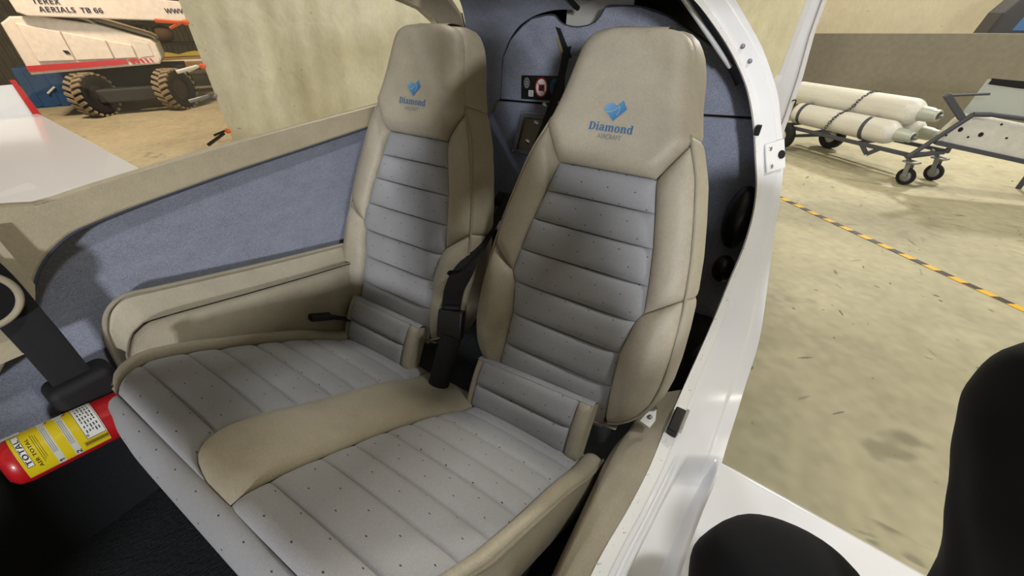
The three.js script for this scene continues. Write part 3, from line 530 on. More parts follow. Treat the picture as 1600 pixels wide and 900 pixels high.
// wings: loft of an aerofoil section between root and tip
function wing(rootX, tipX, root, tip, y0, y1) {              // root, tip: [z trailing, z leading]
  const sec = []; for (let i = 0; i <= 40; i++) { const a = i / 40 * 2 * Math.PI, c = 0.5 - 0.5 * Math.cos(a); const th = 0.6 * (0.2969 * Math.sqrt(c) - 0.126 * c - 0.3516 * c * c + 0.2843 * c ** 3 - 0.1015 * c ** 4); sec.push([c, a <= Math.PI ? th * 0.55 : -th * 0.45]); }
  return sheet((u, v) => { const k = u * 40, i = Math.min(39, Math.floor(k)), f = k - i, c = lerp(sec[i][0], sec[i + 1][0], f), t = lerp(sec[i][1], sec[i + 1][1], f); const te = lerp(root[0], tip[0], v), le = lerp(root[1], tip[1], v), ch = le - te; return C(lerp(rootX, tipX, v), lerp(y0, y1, v) + t * ch * 0.9, le - c * ch); }, 40, 24, (u, v) => [u * 3, v * 3]);
}
const lw = part('wing', wing(0.1, 5.3, [-0.93, 0.5], [0.0, 0.9], -1.12, -0.75), M.white, plane, 'white left wing under the person');
const rw = part('wing', wing(-1.2, -6.0, [-0.95, 0.4], [-1.03, -0.15], -1.12, -0.79), M.white, plane, 'white right wing seen through the side window');
part('winglet', slab((u, v) => C(-5.98 - 0.04 * v, lerp(-0.81, -0.54, v), lerp(-0.99, -0.2 - 0.3 * v, u)), 6, 6, V(-0.03, 0.0, 0)), M.white, rw);
part('winglet_edge', slab((u, v) => C(-5.97 - 0.05 * v, lerp(-0.815, -0.505, v), lerp(-1.045 + 0.02 * v, -0.99, u)), 4, 6, V(-0.04, 0.0, 0)), M.red, rw, 'red trailing edge of the upturned wing tip');
part('belly', sheet((u, v) => { const a = lerp(Math.PI, 2 * Math.PI, u); return C(CX + 0.68 * Math.cos(a), -1.05 + 0.2 * Math.sin(a), lerp(1.3, -1.6, v)); }, 16, 6), M.white, plane);
part('outer_side', sheet((u, v) => C(-1.16 - 0.05 * Math.sin(u * Math.PI), lerp(-1.1, -0.32, u), lerp(1.3, -1.6, v)), 8, 10), M.white, plane);
for (const [x, z] of [[0.75, -0.45], [-1.9, -0.45], [CX, 2.2]]) {
  const leg = part('landing_leg', bar(V(x, 0.2, z), V(lerp(x, CX, x === CX ? 0 : 0.35), 0.75, x === CX ? 1.3 : z + 0.1), 0.06, 0.04), M.white, plane);
  part('wheel', new THREE.TorusGeometry(0.13, 0.07, 14, 30).rotateY(Math.PI / 2).translate(x, 0.2, z), M.rubber, leg);
}

// ---------------------------------------------------------------- belts, extinguisher
function strap(pts, w, side, n = 60, narrow = 1) {                        // flat webbing along pts, width along side
  const c = new THREE.CatmullRomCurve3(pts, false, 'centripetal');
  const f = (o) => (u, v) => { const p = c.getPoint(v), d = c.getTangent(v), s = side.clone().addScaledVector(d, -side.dot(d)).normalize(), n2 = new THREE.Vector3().crossVectors(d, s); return p.addScaledVector(s, (u - 0.5) * w * lerp(narrow, 1, smooth(0.45, 0.75, v))).addScaledVector(n2, o * Math.sqrt(Math.max(0, 1 - Math.pow(2 * u - 1, 8)))); };
  return merge([sheet(f(0.0011), 8, n, (u, v) => [u * w, v]), sheet(f(-0.0011), 8, n, (u, v) => [u * w, v])]);
}
{
  const t = thing('seat_belt', 'black shoulder belt running from the bulkhead slot down between the two seats', 'seat belt', C(-0.64, -0.6, -0.8));
  part('webbing', strap([C(-0.705, -0.1, -1.49), C(-0.627, -0.19, -1.28), C(-0.603, -0.3, -1.14), C(-0.605, -0.42, -1.03), C(-0.615, -0.48, -0.92), C(-0.605, -0.53, -0.81), C(-0.595, -0.565, -0.72), C(-0.612, -0.62, -0.68), C(-0.62, -0.69, -0.66)], 0.055, V(0.85, 0.35, -0.5), 90, 0.5), M.webbing, t);
  part('adjuster', bar(C(-0.636, -0.46, -0.985), C(-0.633, -0.485, -0.95), 0.06, 0.02), M.blackShiny, t);
  part('webbing_tail', strap([C(-0.6, -0.54, -0.78), C(-0.617, -0.585, -0.71), C(-0.637, -0.6, -0.69)], 0.045, V(0.6, 0.7, -0.3), 20), M.webbing, t);
  for (const z of [-1.12, -1.17, -1.22]) part('adjuster_pin', new THREE.SphereGeometry(0.008, 10, 8).translate(-0.64, H - lerp(0.33, 0.24, (-z - 1.12) / 0.1), z + 0.01), M.steel, t);
  const b = thing('buckle_stalk', 'black belt buckle on a thick sleeve rising between the seat cushions', 'buckle', C(-0.6, -0.86, -0.56));
  part('sleeve', rod(C(-0.6, -0.885, -0.555), C(-0.592, -0.745, -0.622), 0.03, 0.03, 18).applyMatrix4(new THREE.Matrix4()), M.webbing, b);
  part('buckle_body', bar(C(-0.595, -0.752, -0.618), C(-0.607, -0.68, -0.652), 0.072, 0.035), M.blackShiny, b);
  part('release_button', bar(C(-0.607, -0.68, -0.652), C(-0.609, -0.672, -0.656), 0.045, 0.02), M.black, b);
  const k = thing('belt_buckle', 'small black belt buckle lying beside the tan arm ledge', 'buckle', C(-1.03, -0.79, -0.51));
  part('buckle_body', bar(C(-1.025, -0.765, -0.47), C(-1.015, -0.795, -0.53), 0.03, 0.016), M.blackShiny, k);
  part('webbing', bar(C(-1.018, -0.79, -0.52), C(-1.01, -0.84, -0.58), 0.034, 0.004), M.webbing, k);
  const s = thing('front_belt', 'wide black belt on the far side wall ahead of the arm ledge', 'seat belt', C(-1.05, -0.6, 0.0));
  part('webbing', strap([C(-1.062, -0.17, 0.06), C(-1.058, -0.34, 0.004), C(-1.052, -0.47, 0.0), C(-1.046, -0.62, 0.003)], 0.058, V(0, -0.2, 1), 30), M.webbing, s);
  part('retractor_cover', box(-1.09, -1.02, H - 0.72, H - 0.605, -0.055, 0.05, 0.018, 3), M.black, s);
  const lb = thing('baggage_bracket', 'small white bracket behind the gap between the seats', 'bracket', C(-0.95, -0.85, -1.3));
  part('clip', [box(-0.835, -0.815, H - 0.7, H - 0.65, -1.2, -1.18, 0.005), box(-0.835, -0.8, H - 0.712, H - 0.698, -1.24, -1.18, 0.003)], M.cream, lb);
  part('rail', box(-1.1, -0.8, H - 0.78, H - 0.712, -1.3, -1.2, 0.01), M.liningEdge, lb);
}
{
  const label = canvasTexture(1024, 512, (x) => {             // x runs along the bottle, y around it
    x.fillStyle = '#e8cf1e'; x.fillRect(0, 0, 1024, 512);
    x.save(); x.translate(0, 0);
    x.fillStyle = '#efefe9'; x.fillRect(760, 0, 264, 400); x.fillStyle = '#d8d8d0'; x.fillRect(350, 60, 84, 452); x.fillRect(560, 60, 84, 452);
    x.fillStyle = '#f3f1ea'; x.fillRect(350, 0, 110, 60); x.fillRect(540, 0, 150, 60); x.fillStyle = '#c2191f'; x.beginPath(); x.moveTo(420, 60); x.lineTo(470, 10); x.lineTo(470, 60); x.fill(); x.beginPath(); x.moveTo(640, 60); x.lineTo(700, 10); x.lineTo(700, 60); x.fill();
    const put = (s, px, cx, cy, col = '#1a1a16', font = 'bold') => { x.save(); x.translate(cx, cy); x.rotate(-Math.PI / 2); x.fillStyle = col; x.textAlign = 'left'; x.font = `${font} ${px}px sans-serif`; x.fillText(s, 0, 0); x.restore(); };
    x.fillStyle = '#f4f3ee'; x.fillRect(42, 70, 78, 330); x.strokeStyle = '#111'; x.lineWidth = 5; x.strokeRect(42, 70, 78, 330);
    put('TOTAL', 86, 112, 382); put('AIR TOTAL', 58, 200, 440); 
    for (let i = 0; i < 3; i++) { x.fillStyle = '#5b5212'; x.fillRect(232 + i * 24, 130 + i * 12, 7, 280 - i * 30); }
    put('1', 90, 425, 500); put('2', 90, 640, 500);
    for (let i = 0; i < 3; i++) { x.fillStyle = '#5c5c55'; x.fillRect(362 + i * 22, 110, 6, 260); x.fillRect(572 + i * 22, 110, 6, 260); }
    x.strokeStyle = '#161616'; x.lineWidth = 6; x.strokeRect(762, 4, 250, 392);
    for (let i = 0; i < 5; i++) { x.fillStyle = '#2b2b3a'; for (let j = 0; j < 7; j++) x.fillRect(800 + i * 40, 50 + j * 44, 16, 18 + ((i * 7 + j * 5) % 4) * 6); }
    put('0', 50, 806, 380); x.fillStyle = '#c8a818'; x.fillRect(700, 410, 324, 60); x.fillStyle = '#333'; for (let j = 0; j < 16; j++) x.fillRect(716 + j * 19, 424, 12, 30);
    x.restore();
  });
  const t = thing('fire_extinguisher', 'red fire extinguisher with a yellow label lying in front of the bench', 'extinguisher', C(-1.0, -0.74, 0.1));
  const a = C(-1.0, -0.68, 0.15), b = C(-0.995, -0.715, -0.12), R = 0.046;
  part('bottle', lathe([[0, 0], [0.03, 0.0], [0.042, 0.008], [R, 0.022], [R, 0.25], [0.042, 0.272], [0.03, 0.29], [0.018, 0.298], [0.018, 0.318], [0, 0.318]], a, b, 40), M.red, t);
  const d = b.clone().sub(a).normalize(), s0 = new THREE.Vector3().crossVectors(d, V(0, 1, 0)).normalize(), u0 = new THREE.Vector3().crossVectors(s0, d);
  // the label wraps the side that faces up and into the cabin
  const ringAt = (al, an, r) => a.clone().addScaledVector(d, al).addScaledVector(s0, Math.cos(an) * r).addScaledVector(u0, Math.sin(an) * r);
  const sg = s0.x > 0 ? 1 : -1;
  part('label', sheet((u, v) => { const an = lerp(-0.35, 2.0, v); return ringAt(lerp(0.022, 0.135, u), sg > 0 ? an : Math.PI - an, R + 0.0008); }, 6, 30, (u, v) => [u, v]), mat({ roughness: 0.35, map: label }), t, 'yellow label with printed text');
  part('mount_band', sheet((u, v) => { const an = lerp(1.7, 3.6, v); return ringAt(lerp(0.0, 0.04, u), sg > 0 ? an : Math.PI - an, R + 0.003); }, 3, 30), M.white, t, 'white mounting band');
}

// ---------------------------------------------------------------- the crouching person
function body(name, bones, res, mat2, parent, grow = 0, K = 26) {     // bones [p, q, r0, r1]; smooth union meshed on a grid
  const bb = new THREE.Box3(); for (const [p, q, r0, r1] of bones) { const r = Math.max(r0, r1) + 0.03; bb.expandByPoint(p.clone().addScalar(r)); bb.expandByPoint(p.clone().addScalar(-r)); bb.expandByPoint(q.clone().addScalar(r)); bb.expandByPoint(q.clone().addScalar(-r)); }
  const c = bb.getCenter(V(0, 0, 0)), s = bb.getSize(V(0, 0, 0)), half = Math.max(s.x, s.y, s.z) / 2 * 1.08;
  const mc = new MarchingCubes(res, mat2, false, false, 400000); mc.isolation = 0;
  const ab = V(0, 0, 0), ap = V(0, 0, 0), P = V(0, 0, 0);
  for (let k = 0; k < res; k++) for (let j = 0; j < res; j++) for (let i = 0; i < res; i++) {
    P.set((i - res / 2) / (res / 2) * half + c.x, (j - res / 2) / (res / 2) * half + c.y, (k - res / 2) / (res / 2) * half + c.z);
    let sum = 0;
    for (const [p, q, r0, r1] of bones) { ab.subVectors(q, p); ap.subVectors(P, p); const t = clamp(ap.dot(ab) / ab.lengthSq()); const d = ap.addScaledVector(ab, -t).length() - lerp(r0, r1, t); sum += Math.exp(-K * d); }
    const folds = 0.0012 * (Math.sin(P.y * 70 + P.x * 30 + Math.sin(P.z * 25) * 2) + Math.sin(P.z * 60 - P.y * 35));
    mc.field[i + j * res + k * res * res] = Math.log(sum) / K + folds * (grow ? 1 : 0);
  }
  mc.update();
  const n = mc.count, g = new THREE.BufferGeometry();
  g.setAttribute('position', new THREE.BufferAttribute(mc.positionArray.slice(0, n * 3), 3)); g.setAttribute('normal', new THREE.BufferAttribute(mc.normalArray.slice(0, n * 3), 3));
  g.setAttribute('uv', new THREE.BufferAttribute(new Float32Array(n * 2), 2));
  g.scale(half, half, half).translate(c.x, c.y, c.z);
  return part(name, g, mat2, parent);
}
{
  const t = thing('person', 'person in black trousers crouching on the white wing with both knees raised', 'person', C(0.42, -1.06, 0.05));
  const hl = C(0.25, -0.7, 0.16), kl = C(0.205, -0.69, -0.37), al = C(0.3, -0.97, -0.12), hr = C(0.46, -0.6, 0.14), kr = C(0.445, -0.39, -0.58), ar = C(0.47, -0.95, -0.26), pel = C(0.37, -0.66, 0.24);
  body('trousers', [[hl, kl, 0.105, 0.092], [kl, al, 0.08, 0.06], [hr, kr, 0.125, 0.112], [kr, ar, 0.105, 0.075], [hl, pel, 0.12, 0.13], [hr, pel, 0.12, 0.13], [pel, C(0.38, -0.45, 0.34), 0.14, 0.14]], 96, M.cloth, t, 1);
  const chest = C(0.31, -0.3, 0.36), neck = C(0.25, -0.1, 0.385), sl = C(0.09, -0.17, 0.35), sr = C(0.43, -0.17, 0.41), el = C(0.05, -0.37, 0.33), er = C(0.4, -0.4, 0.33), wl = C(-0.05, -0.06, 0.14), wr = C(0.12, -0.06, 0.16);
  body('jacket', [[C(0.37, -0.58, 0.27), chest, 0.15, 0.16], [chest, neck, 0.15, 0.07], [sl, sr, 0.075, 0.075], [sl, el, 0.062, 0.052], [el, wl, 0.052, 0.038], [sr, er, 0.062, 0.052], [er, wr, 0.052, 0.038]], 72, M.cloth, t, 1);
  const skin = mat({ color: 0xc8987c, roughness: 0.6 });
  const hc = C(0.2, 0.1, 0.35), fd = V(-0.5, -0.3, -0.8).normalize();
  const head = body('head', [[neck, hc, 0.055, 0.06], [hc, hc.clone().addScaledVector(fd, 0.03).add(V(0, -0.02, 0)), 0.092, 0.078], [hc.clone().addScaledVector(fd, 0.07), hc.clone().addScaledVector(fd, 0.115).add(V(0, -0.02, 0)), 0.012, 0.013], [hc.clone().addScaledVector(fd, 0.05).add(V(0, -0.08, 0)), hc.clone().addScaledVector(fd, 0.075).add(V(0, -0.085, 0)), 0.03, 0.022]], 48, skin, t);
  part('hair', new THREE.SphereGeometry(0.103, 24, 16, 0, 7, 0, 1.5).rotateX(0.5).translate(hc.x + 0.012, hc.y + 0.012, hc.z + 0.015), M.black, head);
  for (const [w0, sx] of [[wl, 1], [wr, -1]]) {               // hands: palm, four fingers, thumb
    const tip = w0.clone().add(V(sx * 0.035, 0.045, -0.05)), bones = [[w0, tip, 0.026, 0.032]];
    for (let i = 0; i < 4; i++) { const r = tip.clone().add(V(0, 0.03 - i * 0.02, -0.01)), m = r.clone().add(V(sx * 0.03, 0.008, -0.012)); bones.push([r, m, 0.009, 0.0085], [m, m.clone().add(V(sx * (0.02 - 0.003 * i), -0.002, 0.016)), 0.0085, 0.0075]); }
    const th = w0.clone().add(V(sx * 0.02, 0.05, 0.0)); bones.push([w0.clone().add(V(0, 0.02, 0)), th, 0.014, 0.011], [th, th.clone().add(V(sx * 0.03, 0.015, 0)), 0.011, 0.009]);
    body('hand', bones, 56, skin, t, 0, 120);
  }
  for (const [p, k] of [[al, 1], [ar, 1]]) body('shoe', [[p.clone().add(V(0, -0.04, 0.06)), p.clone().add(V(0, -0.07, -0.1)), 0.04, 0.036], [p.clone().add(V(0, 0.02, 0.03)), p.clone().add(V(0, -0.05, 0.03)), 0.04, 0.04]], 32, M.blackShiny, t);
}

// ---------------------------------------------------------------- plastic sheeting and clamps
{
  const o = [-6.75, -2.95], e = [0.733, -0.68], L = 9.15;
  const fold = (s, y) => 0.4 * 0.045 * Math.sin(s * 4.2 + 0.6 * Math.sin(y * 1.3)) + 0.008 * Math.sin(s * 11 + y * 0.8) + 0.012 * Math.sin(y * 3.2 + s * 1.5) + 0.004 * Math.sin(s * 23 - y * 2.2);
  const fn = (u, v) => { const s = u * L, y = 0.02 + v * 4.6, n = fold(s, y) * smooth(0, 0.4, s); return V(o[0] + e[0] * s - e[1] * -n * -1, y, o[1] + e[1] * s + e[0] * n); };
  const m = part('plastic_sheet', slab(fn, 300, 90, V(0.002, 0, -0.003), (u, v) => [u * L / 3, v * 4.6 / 3]), M.plastic);
  tag(m, 'cream plastic sheeting hung like a curtain behind the airplane', 'sheeting');
  m.userData.kind = 'thing';
  const pole = thing('sheet_rail', 'steel rail from which the plastic sheeting hangs', 'rail', V(o[0], 4.6, o[1]));
  part('rail', rod(V(o[0], 4.62, o[1]), V(o[0] + e[0] * L, 4.62, o[1] + e[1] * L), 0.025), M.dullSteel, pole);
  for (const f of [0.02, 0.5, 0.98]) part('post', rod(V(o[0] + e[0] * L * f, 4.6, o[1] + e[1] * L * f - 0.06), V(o[0] + e[0] * L * f, RH + 0.02, o[1] + e[1] * L * f - 0.06), 0.02), M.dullSteel, pole);
  [[1.65, 'orange', 'topmost clamp on the sheeting edge, with two orange jaws'], [1.16, 'cream', 'orange and cream clamp second from the top of the sheeting edge'], [0.8, 'grey', 'pale clamp gripping the sheeting edge above the lowest one'], [0.33, 'dark', 'dark clamp with a red tip, lowest on the sheeting edge']].forEach(([y, c, label]) => {
    const p = V(o[0], y, o[1]), out = V(-0.45, 0, -0.75).normalize(), left = V(-e[0], 0, -e[1]).normalize();
    const k = thing('spring_clamp', label, 'clamp', p.clone(), 'clamps along the sheeting edge');
    const hm = { orange: M.orange, cream: M.cream, grey: M.dullSteel, dark: M.blackShiny }[c];
    part('handle', [rod(p.clone().addScaledVector(left, 0.06).add(V(0, c === 'dark' ? -0.03 : 0, 0.02)), p.clone().addScaledVector(left, 0.32).add(V(0, c === 'dark' ? -0.18 : c === 'orange' ? 0.02 : -0.06, 0.03)), 0.02, 0.024), rod(p.clone().addScaledVector(left, 0.06), p.clone().addScaledVector(left, 0.26).add(V(0, -0.06, -0.04)), 0.014, 0.016)], hm, k);
    part('jaw', [new THREE.SphereGeometry(0.042, 14, 10).scale(1.3, 0.8, 0.8).translate(p.x, p.y, p.z + 0.02)], c === 'grey' ? M.dullSteel : M.orange, k);
  });
}

// ---------------------------------------------------------------- boom lift beyond the sheeting
const A = [-11.87, -2.82], E = [0.42, -0.907], LM = upright(A, E);
const nOut = new THREE.Vector3().setFromMatrixColumn(LM, 2);
const back = nOut.dot(V(-A[0], 0, -A[1])) > 0 ? -1 : 1;       // direction along n that leads away from the eye
const onLift = (g) => g.applyMatrix4(LM);
const plate = (pts, d, at = 0, bevel = 0.01) => onLift(extrude(shapeOf(pts), d, bevel).translate(0, 0, back > 0 ? at : -d - at));
{
  const t = thing('boom_lift', 'white boom lift truck with a red stripe and large dusty tyres', 'boom lift', V(A[0] + 0.4, 0, A[1] - 0.8));
  const bodyPts = [[-0.46, 1.66], [-0.56, 1.6], [-0.57, 0.79], [1.42, 0.87], [1.5, 0.98], [1.5, 1.23], [1.44, 1.3], [0.72, 1.57], [-0.01, 1.7], [-0.4, 1.7]];
  const hood = part('hood', plate(bodyPts, 1.2, 0, 0.03), M.truck, t);
  for (const [x0, x1] of [[-0.36, 0.16], [0.18, 0.74], [0.76, 1.1]]) {
    const topY = (x) => lerp(1.63, 1.2, clamp((x + 0.36) / 1.65)) - 0.03, d = part('access_door', plate([[x0, 1.0], [x1, 1.0], [x1, topY(x1)], [x0, topY(x0)]], 0.06, -0.045, 0.012), M.truck, hood);
    if (x0 === -0.36) part('door_handle', plate([[0.06, 1.17], [0.13, 1.16], [0.15, 1.1], [0.08, 1.11]], 0.02, -0.06, 0.003), M.black, d);
  }
  part('side_recess', plate([[1.16, 1.0], [1.38, 1.02], [1.38, 1.24], [1.16, 1.3]], 0.02, -0.012, 0.004), M.cream, hood);
  part('red_stripe', plate([[-0.56, 0.94], [-0.56, 0.84], [0.93, 0.9], [0.9, 0.985]], 0.012, -0.05, 0.002), M.red, hood);
  for (let i = 0; i < 5; i++) { const x = 0.95 + i * 0.085, w = 0.065 - i * 0.01; part('stripe_block', plate([[x, 0.985], [x + 0.03, 0.905], [x + 0.03 + w, 0.908], [x + w, 0.988]], 0.012, -0.05, 0.002), M.red, hood); }
  const top = part('hood_top_rail', plate([[-0.1, 1.72], [0.7, 1.6], [1.42, 1.34], [1.5, 1.28], [1.5, 1.34], [1.42, 1.4], [0.7, 1.67], [-0.1, 1.78]], 0.9, 0.35, 0.01), mat({ color: 0xb5a890, roughness: 0.6 }), t);
  part('loose_rag', sheet((u, v) => V(0, 0, 0).set(lerp(0.42, 0.78, u), 1.68 - 0.2 * u + 0.1 * Math.sin(u * Math.PI) * (0.6 + 0.4 * Math.sin(v * 9)), -0.3 * v * -back).applyMatrix4(LM), 14, 10), M.cream, top);
  // boom with its lettering
  const bp = [[-0.25, 1.96], [-0.24, 1.76], [-0.12, 1.7], [2.6, 1.58], [2.6, 1.9], [1.99, 1.955], [1.0, 2.06], [-0.2, 2.16]];
  const boom = part('boom', plate(bp, 0.4, -0.15, 0.02), M.truck, t);
  const txt = canvasTexture(2048, 256, (x) => { x.clearRect(0, 0, 2048, 256); x.fillStyle = '#1c1a3a'; x.font = 'bold 108px sans-serif'; x.fillText('TEREX', 30, 100); x.fillText('AERIALS  TB 66', 60, 216); x.fillText('WWW', 1640, 196); });
  const zf = (back > 0 ? -0.16 : 0.16);
  part('lettering', sheet((u, v) => V(lerp(0.0, 2.35, u), lerp(1.725, 1.985, v) - 0.05 * u, zf).applyMatrix4(LM), 2, 2), mat({ map: txt, transparent: true, roughness: 0.5 }), boom);
  // chassis, axle, wheels
  part('chassis', plate([[0.0, 0.46], [1.75, 0.46], [1.8, 0.82], [0.0, 0.84]], 1.0, 0.25, 0.02), M.black, t);
  const inward = nOut.clone().multiplyScalar(back);
  part('axle', [bar(V(0.2, 0.36, 0).applyMatrix4(LM), V(1.3, 0.36, 0).applyMatrix4(LM), 0.24, 0.25), bar(V(0.5, 0.36, back * 0.1).applyMatrix4(LM), V(0.9, 0.5, back * 0.6).applyMatrix4(LM), 0.1, 0.2)], mat({ color: 0x29292b, roughness: 0.7 }), t);
  // wheel axes: seen obliquely, treads towards the left
  const ax = V(E[0], 0, E[1]).normalize().multiplyScalar(0.72).addScaledVector(inward, -0.55).normalize();
  for (const [x, z] of [[0.14, 0.0], [1.5, 0.0], [0.2, 1.05], [1.5, 1.05]]) {
    const c = V(x, 0.39, back * z).applyMatrix4(LM), h = 0.17, R = 0.375;
    const w = part('wheel', lathe([[0.2, 0.03], [0.3, 0.0], [R - 0.03, 0.02], [R, 0.06], [R, 2 * h - 0.06], [R - 0.03, 2 * h - 0.02], [0.3, 2 * h], [0.2, 2 * h - 0.03]], c.clone().addScaledVector(ax, -h), c.clone().addScaledVector(ax, h), 40), M.rubber, t);
    part('hub', lathe([[0, 2 * h - 0.05], [0.07, 2 * h - 0.04], [0.09, 2 * h - 0.07], [0.2, 2 * h - 0.08], [0.21, 2 * h - 0.03], [0.2, 0.06], [0, 0.06]], c.clone().addScaledVector(ax, -h), c.clone().addScaledVector(ax, h), 28), mat({ color: 0x3a3330, roughness: 0.8 }), w);
    const q = new THREE.Quaternion().setFromUnitVectors(V(0, 0, 1), ax);
    if (z === 0) for (let i = 0; i < 22; i++) for (const k of [-1, 1]) { const an = (i + (k > 0 ? 0.5 : 0)) / 22 * Math.PI * 2; part('tread_lug', new RoundedBoxGeometry(0.06, 0.045, h * 1.05, 1, 0.008).rotateX(0).rotateY(0.35 * k).translate(0, R + 0.004, k * h * 0.48).rotateZ(an).applyQuaternion(q).translate(c.x, c.y, c.z), M.dustyRubber, w); }
  }
}
{
  const Bm = upright([-13.5, -3.6], E), put = (g) => g.applyMatrix4(Bm), bk = back;
  const t = thing('blue_container', 'blue container standing behind the lift truck', 'container', V(-13.9, 0, -3.4));
  part('shell', put(box(-1.3, -0.38, 0.0, 0.78, bk > 0 ? 0 : -0.9, bk > 0 ? 0.9 : 0, 0.02)), M.blue, t);
  for (const x of [-1.2, -0.9, -0.62]) part('rib', put(box(x, x + 0.06, 0.04, 0.74, -0.02, 0.02, 0.008)), M.blue, t);
  part('handle', put(rod(V(-0.95, 0.28, -bk * 0.04), V(-0.78, 0.4, -bk * 0.04), 0.02)), M.cream, t);
  const Rm = upright([-14.6, -4.4], E), pr = (g) => g.applyMatrix4(Rm), k0 = (d0, d1) => bk > 0 ? [d0, d1] : [-d1, -d0];
  const r = thing('storage_rack', 'dark steel rack with brown sacks behind the lift truck', 'rack', V(-14.4, 0, -5.2));
  for (const x of [0.0, 0.95, 1.9]) part('upright_post', pr(box(x, x + 0.07, 0, 2.2, ...k0(0, 0.07), 0.01)), M.black, r);
  for (const y of [0.55, 1.04, 1.5, 2.1]) part('shelf', pr(box(-0.1, 2.3, y, y + 0.06, ...k0(0, 0.7), 0.01)), M.black, r);
  for (let i = 0; i < 9; i++) part('corrugated_panel', pr(box(0.02 + i * 0.1, 0.09 + i * 0.1, 1.12, 1.5, ...k0(0.1, 0.16), 0.02)), mat({ color: 0x56544e, roughness: 0.7 }), r);
  [['brown sack lying on the rack shelf nearest the sheeting', 1.18, 0x5a4430], ['dark grey drum on the rack shelf left of the sack', 0.72, 0x3c3b38]].forEach(([l, x, c]) => {
    const s = thing(c === 0x5a4430 ? 'sack' : 'drum', l, c === 0x5a4430 ? 'sack' : 'drum', V(x, 1.1, back * 0.3).applyMatrix4(Rm));
    part('shell', new THREE.SphereGeometry(1, 24, 16).scale(0.24, 0.2, 0.26).applyMatrix4(new THREE.Matrix4().makeRotationY(1)).translate(...V(x, 1.29, back * 0.3).applyMatrix4(Rm).toArray()), mat({ color: c, roughness: 0.9 }), s);
  });
  const Lm = upright([-12.9, -4.9], E), pl = (g) => g.applyMatrix4(Lm);
  const tb = thing('work_trestle', 'low timber trestle carrying planks behind the lift truck', 'trestle', V(-12.6, 0, -5.6));
  for (const x of [0.1, 1.2]) part('leg', pl(box(x, x + 0.08, 0, 0.62, ...k0(0.05, 0.6), 0.01)), M.wood, tb);
  part('top_plank', pl(box(-0.3, 1.5, 0.62, 0.7, ...k0(0, 0.65), 0.01)), M.wood, tb);
  const pk = thing('plank_stack', 'pale boards stacked on the timber trestle', 'boards', V(0.5, 0.7, back * 0.3).applyMatrix4(Lm));
  for (let i = 0; i < 3; i++) part('board', pl(box(-0.25 + i * 0.05, 1.45, 0.7 + i * 0.055, 0.75 + i * 0.055, ...k0(0.02 + i * 0.02, 0.6), 0.008)), i === 1 ? M.cream : M.wood, pk);
  const yc = thing('yellow_cloth', 'crumpled yellow cloth on the pale boards', 'cloth', V(0.5, 0.87, back * 0.3).applyMatrix4(Lm));
  part('cloth', sheet((u, v) => V(lerp(-0.2, 0.9, u), 0.875 + 0.09 * Math.abs(Math.sin(u * 5 + v * 2)) * Math.sin(v * Math.PI), back * lerp(0.05, 0.55, v)).applyMatrix4(Lm), 24, 10), mat({ color: 0xa89a3a, roughness: 0.9 }), yc);
}

// ---------------------------------------------------------------- right side: tape, cart, cylinders, tug shell, fin, partition
{
  const a = V(0.1, 0.004, -5.52), b = V(2.6, 0.004, -3.2), d = b.clone().sub(a), L = d.length(); d.normalize(); const s = V(-d.z, 0, d.x);
  const tex = canvasTexture(256, 64, (x) => { x.fillStyle = '#e3b21c'; x.fillRect(0, 0, 256, 64); x.fillStyle = '#2a2622'; x.beginPath(); x.moveTo(0, 0); x.lineTo(128, 0); x.lineTo(160, 64); x.lineTo(32, 64); x.fill(); });
  tex.wrapS = THREE.RepeatWrapping;
  const m = part('hazard_tape', slab((u, v) => a.clone().addScaledVector(d, u * L).addScaledVector(s, (v - 0.5) * 0.062 + 0.012 * Math.sin(u * 5)), 40, 1, V(0, -0.003, 0), (u, v) => [u * L / 0.19, v]), mat({ map: tex, roughness: 0.6 }));
  tag(m, 'black and yellow striped hazard tape stuck along the floor', 'tape');
}
const K0 = V(1.545, 0, -6.62), U = V(-0.765, 0, -0.643).normalize(), W = V(0.643, 0, -0.765).normalize();
const onCart = (l, y, w) => K0.clone().addScaledVector(U, l).addScaledVector(W, w).add(V(0, y, 0));
